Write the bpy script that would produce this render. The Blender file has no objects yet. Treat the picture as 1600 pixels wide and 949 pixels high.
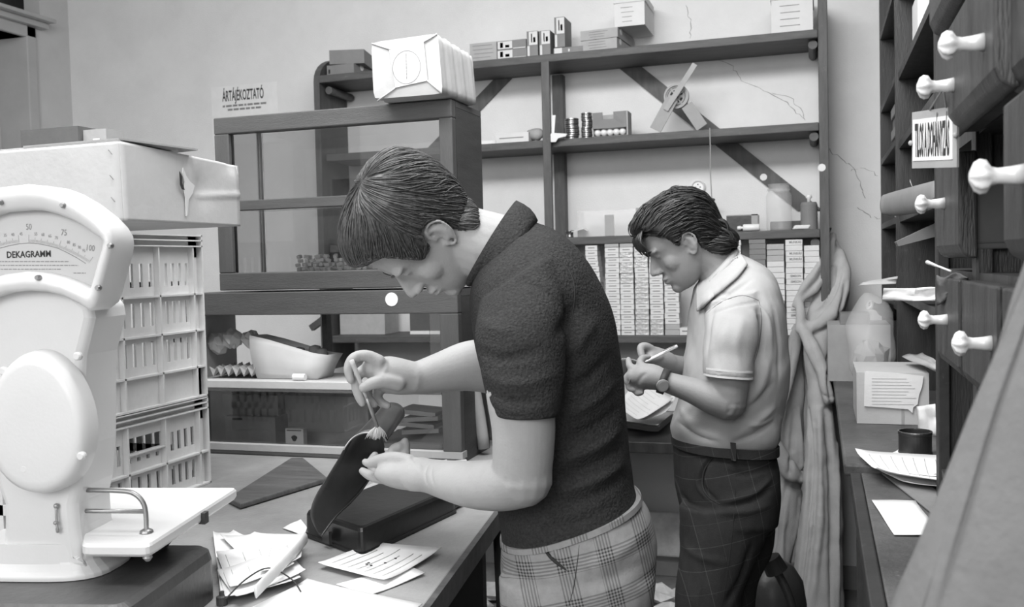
import bpy, bmesh, math, random
import numpy as np
from mathutils import Vector, Matrix
from mathutils.bvhtree import BVHTree
random.seed(7); RNG = np.random.default_rng(7)
S = bpy.context.scene
COL = S.collection
# ---------------------------------------------------------------- camera
F=1500.; CX=800.; CY=474.5; H=1.43
_y=np.array([478,74.5,-1500.]); _y/=np.linalg.norm(_y)
_x=np.array([4830,59,1500.]); _x-=_x.dot(_y)*_y; _x/=np.linalg.norm(_x)
_z=np.cross(_x,_y)
A=np.array([_x,_y,_z]); C0=np.array([0,0,H])
FWD=A@np.array([0,0,-1.]); RGT=A@np.array([1.,0,0]); UPV=A@np.array([0,1.,0])
cam=bpy.data.cameras.new('camera'); co=bpy.data.objects.new('camera',cam); COL.objects.link(co)
cam.sensor_width=36; cam.lens=36*F/1600; cam.sensor_fit='HORIZONTAL'
m=Matrix(A.tolist()).to_4x4(); m.translation=Vector(C0); co.matrix_world=m
cam.clip_start=.02; cam.dof.use_dof=True; cam.dof.focus_distance=1.9; cam.dof.aperture_fstop=9
S.camera=co
# ---------------------------------------------------------------- light
S.view_settings.view_transform='Standard'; S.view_settings.look='None'; S.view_settings.gamma=1
S.view_settings.use_curve_mapping=False; S.view_settings.exposure=-0.2
W=bpy.data.worlds.new('world'); S.world=W; W.use_nodes=True
W.node_tree.nodes['Background'].inputs[0].default_value=(.8,.8,.8,1)
W.node_tree.nodes['Background'].inputs[1].default_value=1.15
def area(name,loc,target,sx,sy,power):
    l=bpy.data.lights.new(name,'AREA'); l.shape='RECTANGLE'; l.size=sx; l.size_y=sy; l.energy=power
    o=bpy.data.objects.new(name,l); COL.objects.link(o); o.location=loc
    o.rotation_euler=(Vector(target)-Vector(loc)).to_track_quat('-Z','Y').to_euler(); return o
area('ceiling_lamp_light',(-1.2,1.0,3.2),(-1.2,1.3,1.0),2.2,.7,85)
area('rear_ceiling_lamp_light',(-.5,2.1,2.85),(-.5,3.2,1.0),2.0,.5,46)
area('shop_window_light',(-.75,-1.9,2.5),(-.6,3.8,1.3),2.2,1.3,80)
# ---------------------------------------------------------------- projection helpers (photo measurements -> metres)
def ray(px,py): return A@np.array([(px-CX)/F,-(py-CY)/F,-1.])
def D(px,py,d): return C0+ray(px,py)*d
def PY(px,py,Y): r=ray(px,py); return C0+r*(Y/r[1])
def PX(px,py,X): r=ray(px,py); return C0+r*(X/r[0])
def PZ(px,py,Z): r=ray(px,py); return C0+r*((Z-H)/r[2])
def PP(px,py,O,n): r=ray(px,py); return C0+r*(np.dot(np.array(O)-C0,n)/np.dot(r,n))
def dep(p): return -(A.T@(np.array(p)-C0))[2]
# ---------------------------------------------------------------- materials
def mat(name,g,rough=.6,var=.12,vs=8,bump=.0,bs=40,metal=0,grain=None,spec=.4,dirt=0,sheen=0):
    M=bpy.data.materials.new(name); M.use_nodes=True; N=M.node_tree.nodes; L=M.node_tree.links
    b=N['Principled BSDF']; b.inputs['Roughness'].default_value=rough; b.inputs['Metallic'].default_value=metal
    b.inputs['Specular IOR Level'].default_value=spec
    if sheen: b.inputs['Sheen Weight'].default_value=sheen
    tc=N.new('ShaderNodeTexCoord'); mp=N.new('ShaderNodeMapping'); L.new(tc.outputs['Object'],mp.inputs[0])
    if grain: mp.inputs['Scale'].default_value=grain
    nz=N.new('ShaderNodeTexNoise'); nz.inputs['Scale'].default_value=vs; nz.inputs['Detail'].default_value=6
    nz.inputs['Roughness'].default_value=.65
    L.new(mp.outputs[0],nz.inputs['Vector'])
    cr=N.new('ShaderNodeValToRGB'); e=cr.color_ramp.elements
    e[0].position=.3; e[1].position=.7; lo=g*(1-var); hi=min(1,g*(1+var))
    e[0].color=(lo,lo,lo,1); e[1].color=(hi,hi,hi,1)
    L.new(nz.outputs['Fac'],cr.inputs[0]); out=cr.outputs[0]
    if dirt:
        n2=N.new('ShaderNodeTexNoise'); n2.inputs['Scale'].default_value=22; n2.inputs['Detail'].default_value=9; n2.inputs['Roughness'].default_value=.8
        L.new(tc.outputs['Object'],n2.inputs['Vector'])
        c2=N.new('ShaderNodeValToRGB'); q=c2.color_ramp.elements; q[0].position=.60; q[1].position=.72
        q[0].color=(0,0,0,1); q[1].color=(1,1,1,1); L.new(n2.outputs['Fac'],c2.inputs[0])
        mx=N.new('ShaderNodeMixRGB'); L.new(c2.outputs[0],mx.inputs[0]); L.new(out,mx.inputs[1]); mx.inputs[2].default_value=(dirt,dirt,dirt,1); out=mx.outputs[0]
    L.new(out,b.inputs['Base Color'])
    if bump:
        n3=N.new('ShaderNodeTexNoise'); n3.inputs['Scale'].default_value=bs; n3.inputs['Detail'].default_value=4
        L.new(mp.outputs[0] if grain else tc.outputs['Object'],n3.inputs['Vector'])
        bp=N.new('ShaderNodeBump'); bp.inputs['Strength'].default_value=bump; bp.inputs['Distance'].default_value=.004
        L.new(n3.outputs['Fac'],bp.inputs['Height']); L.new(bp.outputs[0],b.inputs['Normal'])
    return M
def glass(name,alpha=.12,rough=.02,g=.9):
    M=bpy.data.materials.new(name); M.use_nodes=True; N=M.node_tree.nodes; L=M.node_tree.links
    N.remove(N['Principled BSDF']); out=[n for n in N if n.type=='OUTPUT_MATERIAL'][0]
    t=N.new('ShaderNodeBsdfTransparent'); t.inputs[0].default_value=(g,g,g,1)
    gl=N.new('ShaderNodeBsdfGlossy'); gl.inputs['Roughness'].default_value=rough
    fr=N.new('ShaderNodeFresnel'); fr.inputs[0].default_value=1.5
    ad=N.new('ShaderNodeMath'); ad.operation='ADD'; ad.inputs[1].default_value=alpha; L.new(fr.outputs[0],ad.inputs[0])
    mx=N.new('ShaderNodeMixShader'); L.new(ad.outputs[0],mx.inputs[0]); L.new(t.outputs[0],mx.inputs[1]); L.new(gl.outputs[0],mx.inputs[2])
    L.new(mx.outputs[0],out.inputs[0]); return M
def hazy(name,k):
    M_=bpy.data.materials.new(name); M_.use_nodes=True; N=M_.node_tree.nodes; L=M_.node_tree.links
    b=N['Principled BSDF']; b.inputs['Base Color'].default_value=(.8,.8,.8,1); b.inputs['Roughness'].default_value=.25; out=[n for n in N if n.type=='OUTPUT_MATERIAL'][0]
    t=N.new('ShaderNodeBsdfTransparent'); mx=N.new('ShaderNodeMixShader'); mx.inputs[0].default_value=k
    L.new(t.outputs[0],mx.inputs[1]); L.new(b.outputs[0],mx.inputs[2]); L.new(mx.outputs[0],out.inputs[0]); return M_
M={}
M['wall']=mat('plaster',.70,.9,.05,5,.35,180)
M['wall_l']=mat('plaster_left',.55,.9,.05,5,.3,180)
M['floor']=mat('floor',.24,.8,.3,5,.4,60)
M['ceil']=mat('ceiling',.75,.9)
M['paint']=mat('door_paint',.42,.5,.08,6)
M['dark']=mat('dark_pane',.01,.25,.05)
M['shelf']=mat('shelf_wood',.085,.55,.3,6,.3,60,grain=(1,6,6),dirt=.16)
M['shelfv']=mat('shelf_wood_vertical',.085,.55,.3,6,.3,60,grain=(6,6,1),dirt=.15)
M['case']=mat('case_wood',.075,.5,.15,5,.25,80,grain=(1,8,8))
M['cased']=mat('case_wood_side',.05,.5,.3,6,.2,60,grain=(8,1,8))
M['casev']=mat('case_wood_vertical',.075,.5,.15,5,.25,80,grain=(8,8,1))
M['board']=mat('board_wood',.09,.5,.35,7,.3,70,grain=(1,7,5))
M['dwood']=mat('cabinet_wood',.045,.45,.6,5,.5,50,grain=(7,7,1),dirt=.13)
M['dwood2']=mat('cabinet_wood_dark',.035,.5,.35,5,.3,50,grain=(7,7,1),dirt=.08)
M['ctop']=mat('counter_lino',.27,.42,.3,3,.25,120,dirt=.22)
M['ctopr']=mat('worn_counter',.085,.42,.5,4,.35,90,dirt=.25)
M['cside']=mat('counter_side',.03,.6,.3,6,.3,50,dirt=.1)
M['enamel']=mat('white_enamel',.64,.32,.03,3,.05,200,spec=.5)
M['enamel2']=mat('dial_plate',.52,.5,.03,3)
M['ink']=mat('ink',.03,.8); M['greyink']=mat('grey_ink',.22,.8); M['faint']=mat('faint_ink',.50,.8)
M['iron']=mat('dark_iron',.05,.38,.3,4,.2,60,dirt=.12)
M['chrome']=mat('worn_chrome',.30,.35,.3,20,metal=.8)
M['steel']=mat('steel',.36,.4,.2,30,metal=.5)
M['screw']=mat('screw',.3,.4,.2,metal=1)
M['carton']=mat('cardboard',.48,.85,.05,14,.15,90)
M['cartond']=mat('cardboard_grey',.33,.85,.1,9,.25,50)
M['cartonk']=mat('cardboard_dark',.10,.85,.15,9,.25,50)
M['crate']=mat('crate_plastic',.60,.5,.1,7,.15,90)
M['paper']=mat('paper',.74,.85,.05,14,.15,60)
M['paperg']=mat('paper_grey',.40,.85,.1,14,.2,60)
M['label']=mat('label_paper',.52,.85,.04,14); M['wrap']=mat('wrapping_paper',.43,.75,.05,14,.5,26)
M['packw']=mat('pack_white',.66,.6,.08,30); M['packg']=mat('pack_grey',.40,.6,.1,30)
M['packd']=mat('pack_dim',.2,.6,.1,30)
M['foil']=mat('foil',.55,.3,.6,90,1.0,160,metal=.4)
M['boxg']=mat('box_grey',.20,.7,.1,12); M['boxl']=mat('box_light',.36,.7,.1,12); M['boxw']=mat('box_white',.62,.7,.05,12)
M['black']=mat('black_bakelite',.012,.28,.3,8,.1,60); M['shell']=mat('black_sheet_metal',.06,.32,.3,9,.05,60,metal=.3)
M['porc']=mat('porcelain',.78,.15,.04,8,spec=.6)
M['plast']=mat('rubble_plaster',.75,.95,.25,9,.6,40)
M['tinm']=mat('tin',.35,.25,.3,10,metal=.9); M['tind']=mat('tin_dark',.04,.3,.3,10,metal=.3)
M['glass']=glass('pane_glass',.02); M['jar']=hazy('jar_glass',.2); M['film']=hazy('cellophane',.28)
M['cord']=mat('cord',.3,.8); M['cordd']=mat('cord_dark',.03,.6)
M['white']=mat('white_plastic',.75,.3,.03)
# ---------------------------------------------------------------- objects
def link(o): COL.objects.link(o); return o
class MB:
    def __init__(s): s.v=[]; s.f=[]; s.m=[]
    def add(s,vs,fs,mi=0):
        b=len(s.v); s.v+= [tuple(map(float,p)) for p in vs]; s.f+=[tuple(b+i for i in f) for f in fs]; s.m+=[mi]*len(fs); return s
    def hexa(s,b,t,mi=0):   # bottom 4 ccw, top 4
        return s.add(list(b)+list(t),[(3,2,1,0),(4,5,6,7),(0,1,5,4),(1,2,6,5),(2,3,7,6),(3,0,4,7)],mi)
    def box(s,x0,x1,y0,y1,z0,z1,mi=0):
        b=[(x0,y0),(x1,y0),(x1,y1),(x0,y1)]
        return s.hexa([(x,y,z0) for x,y in b],[(x,y,z1) for x,y in b],mi)
    def obox(s,c,ax,ay,az,mi=0):
        c,ax,ay,az=map(np.array,(c,ax,ay,az))
        b=[c-ax-ay-az,c+ax-ay-az,c+ax+ay-az,c-ax+ay-az]; return s.hexa(b,[p+2*az for p in b],mi)
    def prism(s,poly,vec,mi=0):
        n=len(poly); vec=np.array(vec); P=[np.array(p,float) for p in poly]
        return s.add(P+[p+vec for p in P],[tuple(range(n-1,-1,-1)),tuple(range(n,2*n))]+[(i,(i+1)%n,n+(i+1)%n,n+i) for i in range(n)],mi)
    def bar(s,p,q,w,t,up=(0,0,1),mi=0):
        p,q=np.array(p,float),np.array(q,float); a=(q-p)/2; u=np.cross(a,up); u/=np.linalg.norm(u); v=np.cross(u,a); v/=np.linalg.norm(v)
        return s.obox((p+q)/2,a,u*w/2,v*t/2,mi)
    def tube(s,pts,r,n=12,mi=0,cap=True,sub=1,flat=None):
        pts=[np.array(p,float) for p in pts]; rs=list(r) if isinstance(r,list) else [r]*len(pts)
        if sub>1 and len(pts)>2: pts,rs=cr_path(pts,rs,sub)
        T=[]
        for i in range(len(pts)):
            a=pts[max(i-1,0)]; b=pts[min(i+1,len(pts)-1)]; t=b-a; T.append(t/(np.linalg.norm(t)+1e-12))
        u=np.cross(T[0],(0,0,1.) if abs(T[0][2])<.9 else (1.,0,0)); u/=np.linalg.norm(u)
        if flat is not None: u=np.array(flat,float)
        vs=[];fs=[]
        for i,p in enumerate(pts):
            u=u-u.dot(T[i])*T[i]; u/=np.linalg.norm(u); w=np.cross(T[i],u)
            ru,rw=(rs[i] if np.ndim(rs[i]) else (float(rs[i]),float(rs[i])))
            for k in range(n):
                a=2*math.pi*k/n; vs.append(p+u*ru*math.cos(a)+w*rw*math.sin(a))
        for i in range(len(pts)-1):
            for k in range(n): fs.append((i*n+k,i*n+(k+1)%n,(i+1)*n+(k+1)%n,(i+1)*n+k))
        if cap:
            vs+= [pts[0],pts[-1]]; a=len(vs)-2; e=(len(pts)-1)*n
            for k in range(n): fs.append((a,(k+1)%n,k)); fs.append((a+1,e+k,e+(k+1)%n))
        return s.add(vs,fs,mi)
    def lathe(s,prof,o,ax=(0,0,1),n=24,mi=0,lobes=0,amp=0,ring=False):
        if ring: prof=list(prof)+[prof[0]]
        o=np.array(o,float); ax=np.array(ax,float); ax/=np.linalg.norm(ax)
        u=np.cross(ax,(0,0,1.) if abs(ax[2])<.9 else (1.,0,0)); u/=np.linalg.norm(u); w=np.cross(ax,u); vs=[];fs=[]
        for i,(r,h) in enumerate(prof):
            for k in range(n):
                a=2*math.pi*k/n; rr=r*(1+(amp*math.cos(lobes*a) if lobes else 0)); vs.append(o+ax*h+u*rr*math.cos(a)+w*rr*math.sin(a))
        for i in range(len(prof)-1):
            for k in range(n): fs.append((i*n+k,i*n+(k+1)%n,(i+1)*n+(k+1)%n,(i+1)*n+k))
        if ring: return s.add(vs,fs,mi)
        vs+=[o+ax*prof[0][1],o+ax*prof[-1][1]]; a=len(vs)-2; e=(len(prof)-1)*n
        for k in range(n): fs.append((a,(k+1)%n,k)); fs.append((a+1,e+k,e+(k+1)%n))
        return s.add(vs,fs,mi)
    def ell(s,c,ax,ay,az,n=20,mi=0):
        c,ax,ay,az=[np.array(q,float) for q in (c,ax,ay,az)]; vs=[];fs=[];h=n//2
        for i in range(1,h):
            t=math.pi*i/h
            for k in range(n):
                a=2*math.pi*k/n; vs.append(c+ax*math.sin(t)*math.cos(a)+ay*math.sin(t)*math.sin(a)+az*math.cos(t))
        vs+=[c+az,c-az]; t=len(vs)-2
        for i in range(h-2):
            for k in range(n): fs.append((i*n+k,(i+1)*n+k,(i+1)*n+(k+1)%n,i*n+(k+1)%n))
        for k in range(n): fs.append((t,k,(k+1)%n)); fs.append((t+1,(h-2)*n+(k+1)%n,(h-2)*n+k))
        return s.add(vs,fs,mi)
    def grid(s,G,mi=0,closed=False):
        r=len(G); c=len(G[0]); vs=[p for row in G for p in row]; fs=[]
        for i in range(r-1):
            for j in range(c-1+(1 if closed else 0)): fs.append((i*c+j,i*c+(j+1)%c,(i+1)*c+(j+1)%c,(i+1)*c+j))
        return s.add(vs,fs,mi)
    def mesh(s,name,mats,smooth=False,loc=None):
        me=bpy.data.meshes.new(name); v=np.array(s.v)
        if loc is not None: v=v-np.array(loc)
        me.from_pydata(v.tolist(),[],s.f)
        for q in (mats if isinstance(mats,(list,tuple)) else [mats]): me.materials.append(q)
        me.polygons.foreach_set('material_index',s.m)
        bm=bmesh.new(); bm.from_mesh(me); bmesh.ops.recalc_face_normals(bm,faces=bm.faces); bm.to_mesh(me); bm.free()
        if smooth: me.polygons.foreach_set('use_smooth',[True]*len(me.polygons))
        return me
    def build(s,name,mats,parent=None,smooth=False,bevel=0,solid=0,autos=False,label=None):
        v=np.array(s.v); base=np.array([(v[:,0].min()+v[:,0].max())/2,(v[:,1].min()+v[:,1].max())/2,v[:,2].min()])
        me=s.mesh(name,mats,smooth,base); o=bpy.data.objects.new(name,me); link(o); o.location=base
        if solid: q=o.modifiers.new('s','SOLIDIFY'); q.thickness=solid; q.offset=0
        if bevel: q=o.modifiers.new('b','BEVEL'); q.width=bevel; q.segments=2; q.limit_method='ANGLE'
        if label: o['label']=label
        if parent is not None: par(o,parent)
        return o
def par(o,p):
    # parts keep world placement: local location relative to the parent's base
    pm=Matrix.Identity(4); q=p
    chain=[]
    while q is not None: chain.append(q); q=q.parent
    for q in reversed(chain): pm=pm@q.matrix_parent_inverse@Matrix.LocRotScale(q.location,q.rotation_euler,q.scale)
    o.parent=p; o.matrix_parent_inverse=pm.inverted()
def cr_path(pts,rs,sub):
    P=[np.array(p,float) for p in pts]; R=[np.array(r,float) for r in rs]; n=len(P); op=[];orr=[]
    def f(a,b,c,d,t): return .5*((2*b)+(-a+c)*t+(2*a-5*b+4*c-d)*t*t+(-a+3*b-3*c+d)*t**3)
    for i in range(n-1):
        for k in range(sub):
            t=k/sub; j=[max(i-1,0),i,i+1,min(i+2,n-1)]
            op.append(f(*[P[q] for q in j],t)); orr.append(f(*[R[q] for q in j],t))
    op.append(P[-1]); orr.append(R[-1]); return op,orr
def thing(name,label,cat,loc,group=None):
    o=bpy.data.objects.new(name,None); o.empty_display_size=.05; link(o); o.location=loc; return tag(o,label,cat,group)
def tag(o,label,cat,group=None,kind=None):
    o['label']=label; o['category']=cat
    if group: o['group']=group
    if kind: o['kind']=kind
    return o
def struct(name,mb,m,**k): o=mb.build(name,m,**k); o['kind']='structure'; return o
def copy_tree(o,parent=None):
    c=o.copy(); link(c); c.parent=parent
    for ch in list(o.children): copy_tree(ch,c)
    return c
def text(body,size,o,ux,uy,m,name='lettering',parent=None,sx=1.,ext=.0004,bold=0,align='CENTER'):
    cu=bpy.data.curves.new(name,'FONT'); cu.body=body; cu.size=size; cu.align_x=align; cu.align_y='CENTER'; cu.extrude=ext; cu.offset=bold; cu.resolution_u=3
    t=bpy.data.objects.new('tmp',cu); link(t); dg=bpy.context.evaluated_depsgraph_get(); dg.update()
    me=bpy.data.meshes.new_from_object(t.evaluated_get(dg)); bpy.data.objects.remove(t); me.name=name
    ux=Vector(ux).normalized(); uy=Vector(uy).normalized(); uz=ux.cross(uy)
    R=Matrix((ux*sx,uy,uz)).transposed().to_4x4(); me.transform(R)
    me.materials.clear(); me.materials.append(m); ob=bpy.data.objects.new(name,me); link(ob); ob.location=Vector(o)
    if parent is not None: par(ob,parent)
    return ob
def text_geo(mb,body,size,o,ux,uy,mi,sx=1.,bold=0):
    "letters added to a mesh builder (print that belongs to the surface)"
    cu=bpy.data.curves.new('t','FONT'); cu.body=body; cu.size=size; cu.align_x='CENTER'; cu.align_y='CENTER'; cu.offset=bold; cu.resolution_u=2
    t=bpy.data.objects.new('tmp',cu); link(t); dg=bpy.context.evaluated_depsgraph_get(); dg.update()
    me=t.evaluated_get(dg).to_mesh(); ux=np.array(ux,float); ux/=np.linalg.norm(ux); uy=np.array(uy,float); uy/=np.linalg.norm(uy); o=np.array(o)
    mb.add([o+ux*v.co.x*sx+uy*v.co.y for v in me.vertices],[tuple(p.vertices) for p in me.polygons],mi)
    bpy.data.objects.remove(t)
ORD=['bottom','second','third','fourth','fifth','sixth','seventh','eighth','ninth','tenth','eleventh','twelfth','thirteenth','fourteenth','fifteenth','sixteenth','seventeenth','eighteenth','nineteenth','twentieth']

# see-through panes stack up (two case tiers, jar, bag), so let light pass through enough of them
S.cycles.transparent_max_bounces=24
# ================================================================ ROOM
YB=4.3; XL=-3.86; XR=.66; ZC=3.3
struct('floor',MB().box(XL,XR,-3,YB,-.05,0),M['floor'])
struct('ceiling',MB().box(XL,XR,-3,YB,ZC,ZC+.05),M['ceil'])
wb=MB().box(XL-.3,XR+.1,YB,YB+.1,0,ZC)
struct('wall_back',wb,M['wall'])
struct('wall_right',MB().box(XR,XR+.1,-3,YB,0,ZC),M['wall'])
# left wall with the door opening and the transom above it
ye=PX(41,120,XL)[1]; zt=PX(38,58,XL)[2]; zr0=PX(62,47,XL)[2]; zr1=PX(62,32,XL)[2]; yt=PX(62,20,XL)[1]
wl=MB().box(XL-.25,XL,yt+.0,YB,0,ZC).box(XL-.25,XL,ye,yt,0,zt).box(XL-.25,XL,-3,ye-.95,0,ZC).box(XL-.25,XL,ye-.95,yt,zt,zr1).box(XL-.25,XL,ye-.95,yt,ZC-.25,ZC)
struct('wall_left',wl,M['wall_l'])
d1=MB().box(XL-.24,XL-.2,ye-.94,ye-.03,0,zt-.03)
for a,b,c,d in ((.1,.42,.2,.9),(.52,.84,.2,.9),(.1,.42,1.0,zt-.3),(.52,.84,1.0,zt-.3)): d1.box(XL-.2,XL-.188,ye-.94+a,ye-.94+b,c,d)
dd=struct('door_1',d1,M['paint'],bevel=.006)
MB().tube([(XL-.2,ye-.12,1.05),(XL-.15,ye-.12,1.05),(XL-.15,ye-.24,1.05)],.009).build('door_handle',M['steel'],dd,smooth=True)
fr=MB()
fr.box(XL-.18,XL+.02,ye-.005,ye+.06,0,zt+.06).box(XL-.18,XL+.02,ye-1.0,ye+.06,zt,zt+.06).box(XL-.22,XL-.19,ye-.03,ye+.0,0,zt)
struct('trim_1',fr,M['paint'],bevel=.006)
sill=MB().box(XL-.05,XL+.05,ye-1.0,yt+.01,zr0,zr0+.03).box(XL-.02,XL+.09,ye-1.0,yt+.02,zr0+.03,zr1)
struct('trim_2',sill,M['paint'],bevel=.005)
struct('window_1',MB().box(XL-.12,XL-.10,ye-.95,yt,zr1,ZC-.25),M['dark'])
MB_=MB().lathe([(.03,0),(.03,.006),(.022,.012),(0,.012)],PX(46,105,XL)+np.array([.0,0,0]),(1,0,0))
tag(MB_.build('wall_plate',M['paint'],smooth=True),'small oval metal plate fixed on the wall beside the door frame','plate')
# cracks in the plaster are part of the back wall
def crack(pts,w=.0022):
    P=[PY(x,y,YB-.0006) for x,y in pts]; Q=[]
    for a,b in zip(P[:-1],P[1:]):
        for k in range(5):
            t=k/5; j=RNG.normal(0,.0035,3); j[1]=0; Q.append(a*(1-t)+b*t+j)
    Q.append(P[-1]); g=[[],[]]
    for i,p in enumerate(Q):
        ww=w*(.4+.8*random.random()); g[0].append(p+np.array([ww,0,ww*.5])); g[1].append(p-np.array([ww,0,ww*.5]))
    return g
ck=MB()
for c in ([(1118,90),(1145,103),(1160,125),(1195,142),(1230,160),(1255,185)],[(1205,145),(1235,152),(1252,170),(1258,188)],[(1296,232),(1315,250),(1335,262),(1345,290),(1352,310)],[(1340,325),(1358,338),(1375,342)],[(1330,265),(1350,262),(1372,275)],[(1072,8),(1080,35),(1078,60)]):
    ck.grid(crack(c,.0013))
o=ck.build('trim_3',M['greyink']); o['kind']='structure'
# socket skirting
struct('baseboard_back',MB().box(XL,XR,YB-.02,YB,0,.10),M['cartond'],bevel=.004)
# ================================================================ LONG WALL SHELF
YS=4.02; TZ=[2.325,1.961,1.537,1.112]; th=.034
sh=thing('wall_shelf_unit','long dark wooden shelf unit fixed along the plaster back wall','shelf',(-1.1,4.15,0))
XA,XB=-2.20,.010
for z in TZ[:1]: MB().box(XA,XB,YS,YB-.002,z-th,z).build('shelf_board',M['shelf'],sh,bevel=.004)
for z in TZ[1:]: MB().box(XA+.02,XB if z>1.2 else .01,YS+.012,YB-.002,z-th,z).build('shelf_board',M['shelf'],sh,bevel=.004)
# curved left end board, right upright, centre posts
el=[]; 
for k in range(9): a=math.pi/2*k/8; el.append((XA-.03,YB-.004-.0-.27*(1-math.cos(a))*0-.27*math.sin(a)*1.0,2.30+.14*math.cos(a)))
el=[(XA-.03,YB-.004,2.44)]+el[1:]+[(XA-.03,YS-.006,.95),(XA-.03,YB-.004,.95)]
MB().prism(el,(.03,0,0)).build('end_board',M['shelfv'],sh)
MB().box(XB,XB+.036,YS-.01,YB-.002,.0,2.45).build('upright',M['shelfv'],sh,bevel=.003)
xp=PY(846,140,YS-.02)[0]; MB().box(xp,xp+.036,YS-.022,YS-.002,.74,2.292).build('post',M['shelfv'],sh,bevel=.002)
xq=PY(867,140,YB)[0]; MB().box(xq,xq+.05,YB-.05,YB-.002,.74,2.28).build('post',M['shelfv'],sh,bevel=.002)
for z in TZ[:3]: MB().tube([(XB-.02,YS+.03,z-th-.02),(XB-.02,YB-.02,z-th-.02)],.018,12).build('batten',M['shelf'],sh)
for z in TZ[:1]: MB().tube([(XA+.03,YS+.04,z-th-.03),(XA+.03,YB-.02,z-th-.03)],.018,12).build('batten',M['shelf'],sh)
def brace(p,q,w,nm='diagonal_brace'):
    a=PY(*p,YB-.012); b=PY(*q,YB-.012); MB().bar(a,b,w,.018,up=(0,1,0)).build(nm,M['shelfv'],sh)
e=PY(988,108,YB-.012),PY(1262,326,YB-.012)
def bracepart(a,b,z0,z1):
    "one board, cut where the shelves pass"
    t0=(z0-a[2])/(b[2]-a[2]); t1=(z1-a[2])/(b[2]-a[2]); return a+(b-a)*t0,a+(b-a)*t1
bm_=MB()
for z0,z1 in ((2.29,1.963),(1.925,1.625)):
    p,q=bracepart(e[0],e[1],z0,z1); bm_.prism([p+np.array([-.05,0,0]),p+np.array([.05,0,0]),q+np.array([.05,0,0]),q+np.array([-.05,0,0])],(0,.010,0))
bm_.build('diagonal_brace',M['shelfv'],sh)
e2=PY(790,118,YB-.012),PY(738,172,YB-.012); d_=e2[1]-e2[0]
bm_=MB(); p,q=bracepart(e2[0],e2[1],2.29,1.963); bm_.prism([p+np.array([-.045,0,0]),p+np.array([.045,0,0]),q+np.array([.045,0,0]),q+np.array([-.045,0,0])],(0,.010,0)); bm_.build('diagonal_brace',M['shelfv'],sh)
pg=PY(487,513,4.1); MB().bar(pg,(XA-.032,4.1,pg[2]+.06),.03,.03).build('peg',M['shelfv'],sh)
for x,y in ((1193,277),(1284,262)):
    p=PY(x,y,YB-.014 if x<1200 else YS-.011)
    MB().lathe([(0,0),(.015,.0),(.015,.0012),(0,.0012)],p,(0,-1,0),16).build('white_dot',M['paper'],sh)
def sbox(xl,xr,yt,z0,Y,dp,name,m,label,cat='box',group=None,rot=0,marks=None,bevel=.002,parent=None,x0y=None):
    yb=yt+20; a=PY(xl,(yt+yb)/2,Y); b=PY(xr,(yt+yb)/2,Y); t=PY((xl+xr)/2,yt,Y)[2]
    c=np.array([(a[0]+b[0])/2,Y+dp/2,z0+.001+(t-z0)/2]); w=b[0]-a[0]
    ax=np.array([math.cos(rot),math.sin(rot),0]); ay=np.array([-math.sin(rot),math.cos(rot),0])
    mb=MB().obox(c,ax*w/2,ay*dp/2,(0,0,(t-z0)/2))
    if marks: marks(mb,c-ay*(dp/2+.0006),ax,w,t-z0,ay)
    o=mb.build(name,m,parent); 
    if label: tag(o,label,cat,group)
    return o,c,w,t
def mrk(*rects):
    "rects in fraction of the front face (u0,u1,v0,v1,mat)"
    def f(mb,c,ax,w,h,ay):
        for u0,u1,v0,v1,mi in rects:
            p=[c+ax*w*(u-.5)+np.array([0,0,h*(v-.5)]) for u,v in ((u0,v0),(u1,v0),(u1,v1),(u0,v1))]
            mb.prism(p,-ay*.0003,mi)
    return f
def lines(n,u0=.15,u1=.85,v0=.2,v1=.8,mi=1,t=.05):
    return [(u0+random.uniform(0,.06),u1-random.uniform(0,.15),v-t/2,v+t/2,mi) for v in np.linspace(v0,v1,n)]
Z0=TZ[0]
g='boxes along the top shelf'
bm2=[M['boxg'],M['paper'],M['ink']]
# left pair beside the wrapped parcel
o,c,w,t=sbox(511,553,101,Z0,4.05,.19,'card_box',bm2,'grey flat card box with round emblem, lower of the pair left of the parcel',group=g,marks=mrk((.05,.12,.2,.6,2)))
MB().lathe([(0,0),(.018,0),(.018,.001),(0,.001)],(c[0]+w/2+.001,4.13,Z0+.045),(1,0,0)).build('round_emblem',M['paper'],o)
tag(MB().obox((c[0]+.012,4.155,t+.0345),(w/2+.01,.02,0),(-.02,.1,0),(0,0,.032)).build('card_box',M['boxg']),'grey flat card box lying on the emblem box left of the parcel','box',g)
# long grey file boxes right of the parcel
sbox(734,776,67,Z0,4.04,.18,'card_box',[M['boxl'],M['greyink']],'wide light grey box with ruled print just right of the parcel',group=g,marks=mrk(*lines(4,.1,.9,.2,.85,1,.03)))
dec=[M['boxg'],M['boxw'],M['greyink']]
sm=mrk((.02,.52,.08,.92,1),(.1,.2,.2,.8,2),(.28,.42,.2,.5,2),(.55,.98,.0,.1,1))
_,_,_,t1=sbox(777,823,77,Z0,4.04,.12,'card_box',dec,'small half white box, lower of the flat pair beside the upright boxes',group=g,marks=sm)
sbox(777,822,63,t1+.001,4.04,.12,'card_box',dec,'small half white box, upper of the flat pair beside the upright boxes',group=g,marks=sm)
um=mrk((.2,.98,.45,.98,1),(.4,.5,.55,.9,2),(.6,.8,.55,.75,2),(.05,.25,.02,.42,1))
sbox(823,840,49,Z0,4.04,.1,'card_box',dec,'upright narrow box with white top half, first of the two shorter ones',group=g,marks=um)
sbox(842.5,859.5,48,Z0,4.04,.1,'card_box',dec,'upright narrow box with white top half, second beside the tall one',group=g,marks=um)
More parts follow.
